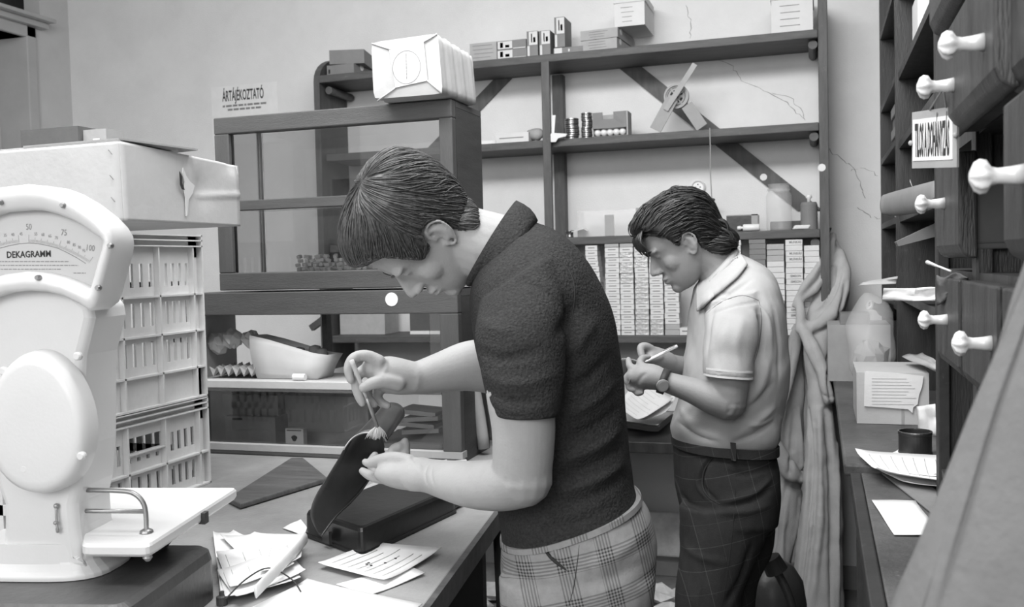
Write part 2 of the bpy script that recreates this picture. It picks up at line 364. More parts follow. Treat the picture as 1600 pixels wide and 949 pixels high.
_,_,_,t2=sbox(865,926,73,Z0,4.045,.12,'card_box',dec,'flat grey box with white end lying under the upright tall box',group=g,marks=mrk((.02,.22,.05,.95,1),(.38,.42,.3,.7,1)))
sbox(866,882,27,t2+.001,4.04,.12,'card_box',dec,'upright narrow box standing on the flat grey box, tallest of the row',group=g,marks=um)
# labelled boxes, seen from the corner
def corner_box(xl,xm,yt,z0,label,mt,rot=.5,w=.17,dp=.26,lid=False,Y=4.03):
    a=PY(xm,yt+10,Y); t=PY(xm,yt,Y)[2]; h=(t-z0)
    ax=np.array([math.cos(rot),-math.sin(rot),0]); ay=np.array([math.sin(rot),math.cos(rot),0])
    b=[np.array([a[0],Y,z0+.001])-ax*w,np.array([a[0],Y,z0+.001]),np.array([a[0],Y,z0+.001])+ay*dp,np.array([a[0],Y,z0+.001])-ax*w+ay*dp]
    mb=MB().hexa(b,[p+np.array([0,0,h-.001]) for p in b])
    c=(b[0]+b[1])/2+np.array([0,0,h/2])-ay*.0006
    mrk(*lines(3,.2,.75,.25,.75,2,.05))(mb,c,ax,w,h,ay)
    o=mb.build('card_box',mt); tag(o,label,'box',g)
    return o,b,t,ay
o,b,t3,ay=corner_box(932,964,58,Z0,'light box with grey side and round sticker, lowest of the corner stack',[M['boxl'],M['boxg'],M['greyink']],rot=.1,w=.16,dp=.25)
MB().lathe([(0,0),(.014,0),(.014,.001),(0,.001)],b[1]+ay*.05+np.array([.0005,0,.035]),(1,-.1,0)).build('round_sticker',M['paper'],o)
o,b,t4,ay=corner_box(932,965,42,t3+.001,'light box with round sticker on its dark side, middle of the corner stack',[M['boxl'],M['boxg'],M['greyink']],rot=.1,w=.165,dp=.25)
MB().lathe([(0,0),(.014,0),(.014,.001),(0,.001)],b[1]+ay*.05+np.array([.0005,0,.03]),(1,-.1,0)).build('round_sticker',M['paper'],o)
def lidbox(xl,xr,yt,z0,label,Y=4.04,dp=.22):
    o,c,w,t=sbox(xl,xr,yt,z0,Y,dp,'lidded_box',[M['boxw'],M['greyink']],label,group='lidded white boxes',marks=mrk(*lines(4,.2,.7,.2,.8,1,.02)))
    MB().box(c[0]-w/2-.004,c[0]+w/2+.004,Y-.004,Y+dp+.004,t+.0005,t+.03).build('lid',M['boxw'],o,bevel=.002)
lidbox(960,1007,4,t4+.001,'bright white lidded box on top of the corner stack')
lidbox(1205,1270,-2,Z0,'large white lidded box at the right end of the top shelf')
# ---- middle shelf
Z1=TZ[1]
tag(MB().obox((-1.43,4.16,Z1+.012),(.05,.01,0),(-.01,.06,0),(0,0,.011)).build('paper_bundle',M['paper']),'white paper bundle lying near the display case on the middle shelf','paper')
sbox(775,826,208,Z1,4.06,.1,'paper_packet',[M['boxw'],M['greyink']],'flat white packet on the middle shelf left of the post','packet',marks=mrk(*lines(1,.1,.9,.5,.5,1,.1)))
p=PY(838,200,4.1); tag(MB().tube([(p[0]-.04,4.12,Z1+.04),(p[0]+.01,4.1,Z1+.035),(p[0]+.03,4.1,Z1+.03)],[.02,.028,.012],10,sub=4).build('crumpled_bag',M['boxl'],smooth=True),'small crumpled paper bag leaning by the shelf post','bag')
st=MB(); q=[PY(x,y,4.0) for x,y in ((862,180),(868,180),(866,208),(886,209),(884,213),(872,216),(868,222),(858,222),(856,214),(862,208))]
st.prism(q,(0,.003,0)); tag(st.build('paper_strip',M['paper']),'white paper strip curled over the middle shelf edge by the post','paper')
tin=None
for (xc,r,n,lb) in ((894,.031,5,'left'),(917,.024,7,'right')):
    X=PY(xc,200,4.09)[0]; top=PY(xc,184 if n==5 else 175,4.06)[2]; hh=(top-Z1-.001)/n
    for k in range(n):
        z=Z1+.001+k*hh; mb=MB().lathe([(0,0),(r*.96,0),(r,.002),(r,hh*.35),(r*.93,hh*.4),(r*.93,hh*.62),(r,hh*.66),(r,hh*.93),(r*.95,hh*.97),(0,hh*.97)],(X+random.uniform(-.002,.002),4.09,z),n=28)
        nv=28; mb.m=[1 if (3*nv<=i<6*nv) else 0 for i in range(len(mb.f))]
        o=mb.build('shoe_polish_tin',[M['tinm'],M['tind']],smooth=False)
        tag(o,f"flat round tin, {ORD[k] if k<n-1 else 'topmost'}{' from the bottom' if 0<k<n-1 else ''} of the {'shorter left' if n==5 else 'taller right'} tin stack",'tin','stacked flat tins')
X0=PY(926,200,4.06)[0]; X1=PY(979,200,4.06)[0]; zt_=PY(950,175,4.06)[2]
cb=thing('display_carton','open grey cardboard display carton holding white eggs beside the tin stacks','box',((X0+X1)/2,4.12,Z1))
mb=MB().box(X0,X1,4.14,4.145,Z1+.001,zt_).box(X0,X0+.004,4.06,4.14,Z1+.001,zt_-.005).box(X1,X1+.006,4.06,4.145,Z1+.001,zt_).box(X0,X1,4.06,4.14,Z1+.001,Z1+.004)
mb.build('carton_body',M['boxl'],cb)
n_=X0+(X1-X0)*.3; n2_=X0+(X1-X0)*.62; fl=MB()
fl.prism([(X0,4.055,Z1+.036),(X1,4.055,Z1+.036),(X1,4.06,zt_),(n2_,4.06,zt_),(n2_,4.06,zt_-.03),(n_,4.06,zt_-.03),(n_,4.06,zt_),(X0,4.06,zt_)],(0,.004,0)); fl.build('front_flap',M['boxg'],cb)
for k in range(5):
    x=X0+.018+k*(X1-X0-.03)/4.3; tag(MB().ell((x,4.08,Z1+.021),(.015,0,0),(0,.018,0),(0,0,.0155),16).build('egg',M['porc'],smooth=True),f"white egg at the foot of the display carton, {['leftmost','second from left','middle','second from right','rightmost'][k]} of five",'egg','eggs in the display carton')
# reel stand with crossed legs
fs=thing('reel_stand','metal reel on crossed strap legs standing on the middle shelf','reel',(PY(1058,203,4.1)[0],4.1,Z1))
c=PY(1057,151,4.10); R_=.052
MB().lathe([(.052,-.012),(.052,.012),(.044,.012),(.044,-.012)],c,(0,1,0),32,ring=True).build('rim',M['boxl'],fs,smooth=False)
MB().lathe([(0,-.004),(.044,-.004),(.044,.004),(0,.004)],c,(0,1,0),32).build('reel_disc',M['boxl'],fs)
for k in range(4):
    a0=.25+k*math.pi/2; g2=[[c+np.array([math.cos(a)*r_,-.0046,math.sin(a)*r_]) for a in np.linspace(a0,a0+1.05,8)] for r_ in (.018,.028)]
    MB().grid(g2).build('disc_slot',M['ink'],fs)
g2=[[c+np.array([math.cos(a)*r_,-.0046,math.sin(a)*r_]) for a in np.linspace(0,2*math.pi,33)] for r_ in (.0355,.038)]
MB().grid(g2).build('disc_groove',M['ink'],fs)
MB().lathe([(0,-.03),(.007,-.03),(.007,0),(0,0)],c,(0,1,0),12).build('hub',M['ink'],fs)
for k in range(4):
    a=.6+k*math.pi/2; MB().bar(c+np.array([math.cos(a)*.006,-.008,math.sin(a)*.006]),c+np.array([math.cos(a)*.042,-.008,math.sin(a)*.042]),.006,.002,up=(0,1,0)).build('spoke',M['boxl'],fs)
def yp(x,y,Y): return PY(x,y,Y)
MB().bar(yp(1024,203,4.06),yp(1050,155,4.07),.05,.006,up=(0,1,0)).build('strap_leg',M['cartond'],fs)
MB().bar(yp(1040,172,4.055),yp(1086,100,4.055),.022,.003,up=(0,1,0)).build('crank_strap',M['boxl'],fs)
MB().bar(yp(1073,164,4.10),yp(1097,199,4.10),.05,.006,up=(0,1,0)).build('strap_leg',M['cartond'],fs)
tag(MB().tube([PY(1109,200,4.00),PY(1110,230,4.004),PY(1110,270,4.01),PY(1112,310,4.02),PY(1112,345,4.05)],.0025,6).build('hanging_string',M['cord']),'thin pale string hanging from the middle shelf edge','string')
# ---- lower shelf
Z2=TZ[2]
sk=thing('wall_socket','round white wall socket with three dark holes','socket',PY(1091,300,YB))
c=PY(1091,293,YB)
MB().lathe([(0,0),(.032,0),(.032,.012),(.027,.018),(.022,.012),(0,.012)],c,(0,-1,0),28).build('cover',M['white'],sk,smooth=False)
for dx,dz in ((-.010,.0),(.010,.0),(0,.012),(0,-.012)):
    MB().lathe([(0,0),(.0028,0),(.0028,.0012),(0,.0012)],c+np.array([dx,-.0121,dz]),(0,-1,0),8).build('contact_hole',M['ink'],sk)
ww=MB(); 
for k in range(5):
    p=[PY(1068+random.uniform(-6,8)+q*6+8*math.sin(q*1.3+k),306+random.uniform(-9,5)+q*1.5,4.2+.03*random.random()) for q in range(8)]
    ww.tube(p,.0022,6,sub=4)
ww.tube([PY(1100,306,4.2),PY(1112,310,4.2),PY(1121,325,4.22),PY(1128,345,4.22),PY(1132,355,4.2)],.0022,6,sub=4)
tag(ww.build('tangled_cable',M['cordd'],smooth=True),'tangle of thin dark cable below the wall socket','cable')
pn=thing('clear_plastic_box','clear plastic box standing on the lower shelf with two tape strips','box',(PY(955,360,4.1)[0],4.1,Z2))
xa=PY(902,345,4.08)[0]; xb=PY(1005,345,4.08)[0]; zt2=PY(950,328,4.08)[2]
MB().box(xa,xb,4.08,4.082,Z2+.001,zt2).box(xa,xb,4.2,4.202,Z2+.001,zt2).box(xa,xa+.002,4.08,4.2,Z2+.001,zt2).box(xb-.002,xb,4.08,4.2,Z2+.001,zt2).build('clear_wall',M['film'],pn)
for a,b,t in ((945,959,336),(994,1008,325)):
    q0=PY(a,350,4.078)[0]; q1=PY(b,350,4.078)[0]; MB().box(q0,q1,4.076,4.0785,Z2+.002,PY(a,t,4.078)[2]).build('tape_strip',M['boxl'],pn)
X=PY(892,355,4.1)[0]; tag(MB().lathe([(0,0),(.017,0),(.015,.004),(.015,.022),(.019,.026),(.019,.03),(0,.03)],(X,4.08,Z2+.001)).build('small_tin_cup',M['tinm'],smooth=True),'tiny metal cup on the lower shelf left of the plastic box','cup')
tag(MB().grid([[PY(x,y,4.03+.12*v)+np.array([0,0,.0]) for x,y in ((893,363-v*3),(900,361-v*3),(912,358-v*3),(918,361-v*3))] for v in (0,.5,1)]).build('loose_paper',M['paper'],solid=.001),'curled slip of white paper in front of the small metal cup','paper')
o,c,w,t=sbox(1135,1184,336,Z2,4.07,.12,'open_box',[M['black'],M['cartond']],'low open black box behind the small white bottle on the lower shelf',marks=mrk((.8,1,0,1,1),(0,1,.94,1,1)))
bt=thing('small_bottle','small white bottle lying on its side before the black box','bottle',(PY(1170,354,4.045)[0],4.045,Z2))
bz=Z2+.0155; xa,xb=PY(1161,354,4.045)[0],PY(1187,354,4.045)[0]
MB().lathe([(0,0),(.012,0),(.0145,.003),(.0145,xb-xa-.003),(.012,xb-xa),(0,xb-xa)],(xa,4.045,bz),(1,0,0)).build('bottle_body',M['white'],bt,smooth=True)
MB().lathe([(0,-.024),(.008,-.022),(.009,-.01),(.005,-.006),(.005,0)],(xa,4.045,bz),(1,0,0)).build('bottle_cap',M['white'],bt,smooth=True)
jx=PY(1217,320,4.13)[0]; jr=(PY(1237,320,4.13)[0]-PY(1197,320,4.13)[0])/2; jt=PY(1217,288,4.13)[2]; jh=jt-Z2
jo=thing('glass_jar','large empty glass jar with wide mouth on the lower shelf','jar',(jx,4.13,Z2))
MB().lathe([(jr*.9,.001),(jr,.01),(jr,jh*.74),(jr*.93,jh*.80),(jr*.82,jh*.84),(jr*.82,jh*.97),(jr*.86,jh),(jr*.80,jh*.995)],(jx,4.13,Z2),n=40).build('jar_body',M['jar'],jo,smooth=True)
MB().lathe([(jr*.87,jh*.86),(jr*.9,jh*.87),(jr*.9,jh*.9),(jr*.87,jh*.91)],(jx,4.13,Z2),n=40,ring=True).build('jar_neck_ring',M['jar'],jo,smooth=True)
cx=PY(1268,330,4.12)[0]; cr=.042; ct=PY(1266,316,4.12)[2]-Z2
co_=thing('round_canister','dark round canister with white knob lid beside the glass jar','canister',(cx-.01,4.13,Z2))
MB().lathe([(0,.001),(cr*.8,.001),(cr*.8,ct*.9),(cr*.7,ct),(0,ct)],(cx-.01,4.13,Z2),n=28).build('canister_body',M['boxg'],co_,smooth=False)
MB().lathe([(0,ct),(.007,ct),(.007,ct+.014),(.013,ct+.02),(.010,ct+.03),(0,ct+.031)],(cx-.01,4.13,Z2),n=16).build('lid_knob',M['white'],co_,smooth=True)
tag(MB().obox((PY(1252,354,4.05)[0],4.05,Z2+.010),(.03,.004,0),(-.003,.018,0),(.004,0,.008)).build('soap_bar',M['white'],bevel=.004),'small white bar lying in front of the dark canister','soap')
tag(MB().obox((PY(1236,346,4.2)[0],4.21,Z2+.022),(.085,0,.0),(0,.012,0),(0,0,.02)).build('folded_cloth',M['cartonk'],bevel=.004),'dark folded strip of cloth lying behind the glass jar','cloth')
# ---- cigarette packs on the lowest shelf (one pack built, the rest copied)
Z3=TZ[3]
def pack_proto(kind,w,h,dp):
    mb=MB().obox((0,dp/2,h/2),(w/2,0,0),(0,dp/2,0),(0,0,h/2))
    if kind=='w': mb.prism([(-w*.28,-.0003,h*.45),(w*.28,-.0003,h*.45),(w*.28,-.0003,h*.62),(-w*.28,-.0003,h*.62)],(0,-.0003,0),1)
    if kind=='m': text_geo(mb,'MUNKÁS',h*.62,(w*.08,-.0005,h*.5),(1,0,0),(0,0,1),1,sx=.9,bold=.0004)
    if kind=='s': text_geo(mb,'SIMSON',h*.62,(w*.08,-.0005,h*.5),(1,0,0),(0,0,1),1,sx=.9,bold=.0004)
    ms={'w':M['packw'],'f':M['foil'],'m':M['packw'],'s':M['packw'],'p':M['packw'],'g':M['packg'],'d':M['packd']}[kind]
    return mb.mesh('cigarette_pack',[ms,M['greyink']])
cnt=0; pack_first={}
def stack(xl,xr,ytop,ybot,kinds,desc,lean=0,n=None,Y=4.035,z0=None):
    xa=PY(xl,(ytop+ybot)/2,Y)[0]; xb=PY(xr,(ytop+ybot)/2,Y)[0]; w=xb-xa-.0015; z0=z0 or Z3+.001
    zt=PY((xl+xr)/2,ytop,Y)[2]; n=n or round((zt-z0)/.0225); h=(zt-z0)/n
    for k in range(n):
        kind=kinds[int(k*len(kinds)/n)] if len(kinds)<n else kinds[k]
        key=(kind,round(w,3),round(h,4))
        if key not in pack_first: pack_first[key]=pack_proto(kind,w,h-.0015,.07 if w<.07 else .055)
        o=bpy.data.objects.new('cigarette_pack',pack_first[key]); link(o)
        o.location=((xa+xb)/2+lean*k/n+random.uniform(-.0012,.0012),Y+random.uniform(0,.006),z0+k*h); 
        kd={'w':'white','f':'foil wrapped','m':'lettered white','s':'lettered white','p':'plain white','g':'grey','d':'dim grey'}[kind]
        pos='topmost' if k==n-1 else ('bottom' if k==0 else ORD[k]+' from bottom')
        tag(o,f'{kd} cigarette pack, {pos} of the {desc}','cigarette pack','cigarette packs stacked on the lowest shelf')
stack(925,944,383,517,'ggggwwfwfwwwwwww','leaning stack behind the dark polo back',lean=-.03)
stack(946,968,378,517,'wwwwwwwwwwwwwwwg','leftmost straight stack')
stack(969,990,378,518,'wwwwwwwwfffwfwg','second straight stack from the polo')
stack(992,1013,377,518,'ffffwffffwwffwff','third stack, mostly foil')
stack(1015,1036,386,518,'ffwwwwwwwwwfff','fourth stack by the white shirt man')
stack(1038,1061,420,518,'ggwwwwwwwfffw','fifth stack under his chin')
stack(1062,1079,512,518,'w','single pack beside the fifth stack',n=1)
stack(1149,1158,375,430,'ffffff','narrow foil stack behind the nape',z0=Z3+.001)
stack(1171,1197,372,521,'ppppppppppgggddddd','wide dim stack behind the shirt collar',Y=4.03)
stack(1199,1226,381,521,'ppppppppppppggg','plain stack left of lettered one',Y=4.03)
stack(1228,1255,374,521,'pppssppppssppmmpmm','lettered stack',Y=4.03)
stack(1257,1281,383,521,'pppppppppppppp','plain stack beside the upright',Y=4.03)
o,c,w,t=sbox(530,600,455,Z3,4.1,.15,'paper_bundle',[M['packg'],M['ink']],'pale paper bundle seen through the lower glass on the far shelf','paper')
sbox(640,700,478,Z3,4.1,.15,'card_box',[M['cartonk'],M['paper']],'dark box with pale edge on far shelf behind the forearm','box',marks=mrk((0,1,0,.12,1)))
# ---- desk under the shelf, masonry and rubble
dz=.72; d0=PZ(975,690,dz); d1_=PZ(1062,688,dz)
dk=thing('writing_desk','narrow dark wooden work bench below the shelves','bench',(-1.15,3.7,0))
Yd=d0[1]
MB().box(-1.75,-.45,Yd,YB-.06,dz-.045,dz).build('desk_top',M['dwood2'],dk,bevel=.004)
for x in (-1.72,-.52):
    for y in (YB-.16,): MB().box(x,x+.045,y,y+.045,0,dz-.046).build('leg',M['dwood2'],dk)
MB().box(-1.66,-.83,YB-.16,YB-.13,dz-.30,dz-.046).build('back_panel',M['cartond'],dk)
struct('trim_4',MB().box(-1.3,-.86,YB-.12,YB-.021,.101,.42).box(-.86,-.30,YB-.06,YB-.021,.101,.30),M['plast'],bevel=.01)
def rock(c,r,m):
    mb=MB().ell(c,(r*random.uniform(.8,1.3),0,0),(0,r*random.uniform(.7,1.1),0),(0,0,r*random.uniform(.5,.8)),8)
    mb.v=[tuple(np.array(p)+RNG.normal(0,r*.13,3)) for p in mb.v]; zz=min(p[2] for p in mb.v); mb.v=[(x,y,z-zz+.001) for x,y,z in mb.v]; return mb
ww_=0
spots=[]
for k in range(200):
    x=random.uniform(-1.35,-.35); y=random.uniform(3.62,4.05); r=random.uniform(.03,.065)
    if all((x-a)**2+(y-b)**2>((r+q)*1.25)**2 for a,b,q in spots): spots.append((x,y,r))
for i,(x,y,r) in enumerate(sorted(spots)):
    o=rock((x,y,0),r,0).build('rubble_chunk',M['plast']); tag(o,'pale chunk of broken plaster lying on the floor below the bench','rubble','plaster rubble below the bench')
# papers on the desk
def sheet(pts,z,name,m,label,cat='paper',group=None,curl=.0,parent=None,n=8,solid=.0012,prints=0,on=None):
    "paper with four corners given on a horizontal plane, slightly curled; corners a b c d around"
    P=[PZ(x,y,z) if on is None else on(x,y) for x,y in pts]; G=[]
    for i in range(n+1):
        row=[]
        for j in range(n+1):
            u=i/n; v=j/n; p=(P[0]*(1-u)+P[1]*u)*(1-v)+(P[3]*(1-u)+P[2]*u)*v
            p=p+np.array([0,0,curl*((2*u-1)**4+(2*v-1)**4*.6)+.0012*math.sin(5*u+3*v)]); row.append(p)
        G.append(row)
    mb=MB().grid(G)
    if prints:
        for k in range(prints):
            v=.12+.76*k/max(prints-1,1); u1=random.uniform(.6,.9); g2=[[],[]]
            for j in range(9):
                u=.1+(u1-.1)*j/8
                for s_,q in ((0,-.0035),(1,.0035)):
                    vv=v+q; p=(P[0]*(1-u)+P[1]*u)*(1-vv)+(P[3]*(1-u)+P[2]*u)*vv
                    g2[s_].append(p+np.array([0,0,curl*((2*u-1)**4+(2*vv-1)**4*.6)+.0012*math.sin(5*u+3*vv)+.0011]))
            mb.grid(g2,1)
    o=mb.build(name,[m,M['faint']],parent,solid=solid,smooth=True)
    if label: tag(o,label,cat,group)
    return o
for k in range(6):
    j=random.uniform(-3,3); sheet([(968+j,668-k*2),(1030+j,676-k*2),(1052-j,655-k*2),(985,648-k*2)],dz+.003+k*.009,'loose_paper',M['paperg'],f"grey sheet in the bench paper pile, {['bottom','second','third','fourth','fifth','topmost'][k]} of the flat sheets",group='papers on the bench',curl=.003)
onp=lambda x,y: D(x,y,3.74+(668-y)*.0022)
sheet([(965,640),(1000,662),(1052,630),(1000,590)],0,'loose_paper',M['paper'],'large pale ruled sheet lying open on the bench pile before the writing man',group='papers on the bench',curl=.012,prints=8,on=onp)
sheet([(1000,664),(1046,646),(1058,622),(1010,634)],0,'loose_paper',M['paper'],'folded white sheet curling at the right edge of the bench pile',group='papers on the bench',curl=.014,on=lambda x,y: D(x,y,3.78+(668-y)*.0018))
# ================================================================ SERVICE COUNTER (left)
CZ=.90
def cedge(y): return -.591-(y-1.356)*.1325
ct=thing('service_counter','long grey topped shop counter with worn dark edge on the left','counter',(-1.5,1.6,0))
tp=[(-3.0,.35),(cedge(.35),.35),(cedge(2.72),2.72),(-3.0,2.72)]
MB().prism([(x,y,CZ-.035) for x,y in tp],(0,0,.035)).build('counter_top',M['ctop'],ct,bevel=.003)
ed=[(cedge(.35),.35),(cedge(.35)+.012,.35),(cedge(2.72)+.012,2.72),(cedge(2.72),2.72)]
MB().prism([(x,y,CZ-.04) for x,y in ed],(0,0,.041)).build('edge_strip',M['board'],ct)
ap=[(-2.9,.45),(cedge(.45)-.06,.45),(cedge(2.65)-.06,2.65),(-2.9,2.65)]
MB().prism([(x,y,CZ-.14) for x,y in ap],(0,0,.104)).build('apron',M['cside'],ct)
for y in (.5,1.62,2.6):
    for x in (cedge(y)-.055,-2.8): MB().box(x-.025,x+.025,y-.025,y+.025,0,CZ-.141).build('leg',M['cside'],ct)
MB().box(-2.8,cedge(1.6)-.1,.5,2.6,.25,.27).build('lower_shelf',M['cside'],ct)
MB().box(-2.8,cedge(1.6)-.3,2.55,2.58,.2,CZ-.15).build('back_panel',M['cside'],ct)
# ---- display case, lower tier
Y0=2.37; Y1=2.60; LX0,LX1=-1.76,-.908; LZ1=1.367
lc=thing('display_case','lower dark framed glass display case standing on the shop counter','display case',(-1.33,2.48,CZ))
z0=CZ+.001
fr=MB().box(LX0,LX1,Y0,Y0+.03,LZ1-.065,LZ1).box(LX0,LX1,Y0,Y0+.03,z0,z0+.012)
fr.build('front_rail',M['case'],lc,bevel=.003)
MB().box(LX0,-.905,Y0-.001,Y0+.032,z0+.012,z0+.03).build('front_sill',M['boxl'],lc)
MB().box(-.962,LX1,Y0+.001,Y0+.03,z0+.03,LZ1-.065).build('front_post',M['casev'],lc,bevel=.003)
MB().box(LX0,LX0+.045,Y0+.001,Y0+.03,z0+.03,LZ1-.065).build('front_post',M['casev'],lc,bevel=.003)
MB().box(LX0+.005,LX1-.0,Y0+.03,Y1,LZ1-.02,LZ1-.001).build('top_panel',M['case'],lc)
MB().box(LX0,LX0+.018,Y0+.03,Y1,z0,LZ1-.021).build('side_panel',M['boxl'],lc)
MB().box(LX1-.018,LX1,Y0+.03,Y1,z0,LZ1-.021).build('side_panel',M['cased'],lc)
MB().box(LX0+.019,LX1-.019,Y0+.03,Y1,z0,z0+.008).build('bottom_panel',M['board'],lc)
xs=PY(512,500,Y1)[0]
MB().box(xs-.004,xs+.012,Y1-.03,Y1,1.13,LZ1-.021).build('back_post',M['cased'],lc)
szt=PY(500,585,Y0+.05)[2]-.016
MB().box(LX0+.019,-.963,Y0+.004,Y1-.01,szt-.022,szt).build('inner_shelf',M['carton'],lc,bevel=.002)
MB().box(LX0+.019,-.963,Y0+.003,Y0+.012,szt-.030,szt-.023).build('shelf_edge',M['board'],lc)
MB().box(LX0+.02,-.964,Y0+.022,Y0+.0245,z0+.012,szt-.031).build('glass_pane',M['glass'],lc)
MB().box(-1.0,-.964,Y0+.022,Y0+.0245,szt+.0,LZ1-.066).build('glass_pane',M['glass'],lc)
# ---- upper tier
UX0,UX1=-1.637,-.91; UZ0=1.373; UZ1=1.865
uc=thing('display_case','upper dark framed glass display case stacked on the lower case','display case',(-1.27,2.48,UZ0))
f=.047
MB().box(UX0,UX1,Y0,Y0+.03,UZ1-f,UZ1).build('top_rail',M['case'],uc,bevel=.003)
MB().box(UX0,UX1,Y0,Y0+.03,UZ0,UZ0+.05).build('bottom_rail',M['case'],uc,bevel=.003)
zm=PY(420,318,Y0)[2]; MB().box(UX0+f,UX1-.035,Y0+.002,Y0+.028,zm-.016,zm+.012).build('middle_rail',M['case'],uc,bevel=.002)
MB().box(UX0,UX0+f,Y0+.0005,Y0+.03,UZ0+.05,UZ1-f).build('front_post',M['casev'],uc,bevel=.003)
MB().box(UX1-.038,UX1,Y0+.0005,Y0+.03,UZ0+.05,UZ1-f).build('front_post',M['casev'],uc,bevel=.003)
MB().box(UX0,UX1,Y0+.03,Y1,UZ1-.016,UZ1-.001).build('top_panel',M['case'],uc)
MB().box(UX0+.001,UX1-.001,Y0+.03,Y1,UZ0,UZ0+.046).build('bottom_panel',M['boxl'],uc)
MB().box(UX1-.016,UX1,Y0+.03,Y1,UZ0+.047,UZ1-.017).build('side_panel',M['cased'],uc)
MB().box(UX0+.004,UX0+.007,Y0+.03,Y1-.012,UZ0+.047,UZ1-.017).build('side_pane',M['film'],uc)
MB().box(UX0,UX0+.012,Y1-.012,Y1,UZ0+.047,UZ1-.017).build('rear_post',M['boxl'],uc)
MB().box(UX0+.015,UX1-.017,Y0+.032,Y1-.02,zm-.008,zm-.003).build('glass_shelf',M['film'],uc)
MB().box(UX0+f,UX1-.039,Y0+.014,Y0+.017,UZ0+.05,zm-.017).build('glass_pane',M['glass'],uc)
MB().box(UX0+f,UX1-.039,Y0+.014,Y0+.017,zm+.013,UZ1-f).build('glass_pane',M['glass'],uc)
MB().box(UX0+.016,UX1-.018,Y1-.004,Y1-.001,UZ0+.048,UZ1-.018).build('rear_pane',M['glass'],uc)
# small white wrapped sweets heap in the upper tier
def onY(Y): return lambda x,y: PY(x,y,Y)
i=0; pl=[]
for k in range(700):
    x=random.uniform(PY(468,425,2.44)[0],PY(640,425,2.44)[0]); y=random.uniform(2.425,2.56); L_=len(pl)
    if any((x-a)**2+(y-b)**2<.0165**2 for a,b,_ in pl): continue
    pl.append((x,y,0))
for lay in (1,2,3):
    for a,b,l in list(pl):
        if l==lay-1 and random.random()<.62: pl.append((a+.006*(-1)**lay,b+.005,lay))
for a,b,l in pl:
    an=random.uniform(0,3); ca,sa=math.cos(an),math.sin(an)
    ti=random.uniform(-.5,.5); o=MB().obox((a,b,UZ0+.056+l*.0118),(ca*.0075,sa*.0075,ti*.006),(-sa*.0055,ca*.0055,0),(-ca*ti*.004,-sa*ti*.004,.005)).build('wrapped_sweet',M['paper'],bevel=.002)
    tag(o,'tiny white wrapped sweet in the heap on the upper display case floor','sweet','wrapped sweets heaped in the upper display case')
# things in the lower tier
bg=MB(); Yb=2.42
def pyg(rows,Y=Yb): return [[PY(x,y,Y) for x,y in r] for r in rows]
prof=[(390,524),(420,531),(460,543),(490,552),(512,555)]
top=[PY(x,y,Yb) for x,y in prof]; bot=[PY(x,y,Yb) for x,y in ((402,580),(425,582),(455,583),(480,582),(496,579))]
gz=[]; sb=szt+.002
for a,b in ((top,0),):
    rows=[]
    for t in np.linspace(0,1,8):
        r=[]
        for p,q in zip(top,bot):
            q=np.array([q[0],q[1],sb]); m_=p*(1-t)+q*t; r.append(m_+np.array([0,-.012*math.sin(math.pi*t),0]))
        rows.append(r)
back=[[p+np.array([0,.09,-.004]) for p in r] for r in rows]
bag=MB().grid([r+rb[::-1] for r,rb in zip(rows,back)],closed=True)
tag(bag.build('paper_bag',M['boxw'],smooth=True,solid=.0015),'white pointed paper bag lying open on the lower case shelf','bag')
for k,(x,y) in enumerate(((470,548),(495,545),(505,550))):
    p=PY(x,y,2.47); tag(MB().lathe([(0,-.03),(.018,-.03),(.02,-.01),(.016,.008),(0,.012)],(p[0],2.46,p[2]),n=14).build('dark_plug',M['cartonk'],smooth=True),f"dark round item poking out of the white paper bag, {['left','middle','right'][k]} one",'packed item','dark items in the paper bag')
eg=MB(); rows=[]
for i in range(9):
    r=[]
    for j in range(13):
        x=LX0+.05+.155*j/12; y=2.41+.13*i/8; r.append((x,y,szt+.022+.014*math.cos(j*math.pi)*math.cos(i*math.pi/2)*1.0))
    rows.append(r)
tag(MB().grid(rows).build('egg_tray',M['cartond'],solid=.002,smooth=True),'moulded grey egg tray in the lower display case','egg tray')
cb_=MB(); 
for k,(x,y,r) in enumerate(((350,535,.034),(372,528,.03),(402,530,.028))):
    p=PY(x,y,2.5); cb_.ell((p[0],2.47,p[2]),(r,0,0),(0,.03,0),(0,0,r*1.0),12)
cb_.v=[tuple(np.array(p)+RNG.normal(0,.003,3)) for p in cb_.v]
tag(cb_.build('crumpled_paper',M['boxw']),'crumpled pale wrapping paper on top of the egg tray','paper')
p=PY(468,596,2.39); tag(MB().tube([(p[0]-.02,2.392,szt+.0105),(p[0]+.018,2.392,szt+.0105)],.0095,14).build('chalk_stub',M['white']),'short white roll lying on the front edge of the case shelf','roll')
# lower compartment
lz=z0+.009
sbox(348,434,618,lz+.085,2.46,.1,'card_box',[M['cartond'],M['ink']],'grey card box on the upper left inside the lower case compartment',group='boxes inside the lower case')
sbox(352,430,652,lz,2.43,.14,'card_box',[M['boxl'],M['paperg'],M['ink']],'pale labelled box below the grey one inside the lower case',group='boxes inside the lower case',marks=mrk((.12,.9,.15,.85,1),(.15,.35,.88,.95,2)))
sbox(436,575,620,lz,2.5,.08,'card_box',[M['cartond'],M['ink']],'wide plain grey box behind the small match box',group='boxes inside the lower case')
o,c,w,t=sbox(446,474,671,lz,2.405,.02,'match_box',[M['paper'],M['ink'],M['greyink']],'small white match box with black emblem inside the lower case','match box',marks=mrk((.12,.88,.12,.24,1),(.1,.9,.9,.96,2)))
MB().prism([c+np.array([math.cos(a)*.009*(1+.25*math.sin(3*a)),-.0108,.004+math.sin(a)*.009]) for a in np.linspace(0,2*math.pi,14)[:-1]],(0,-.0004,0)).build('black_emblem',M['ink'],o)
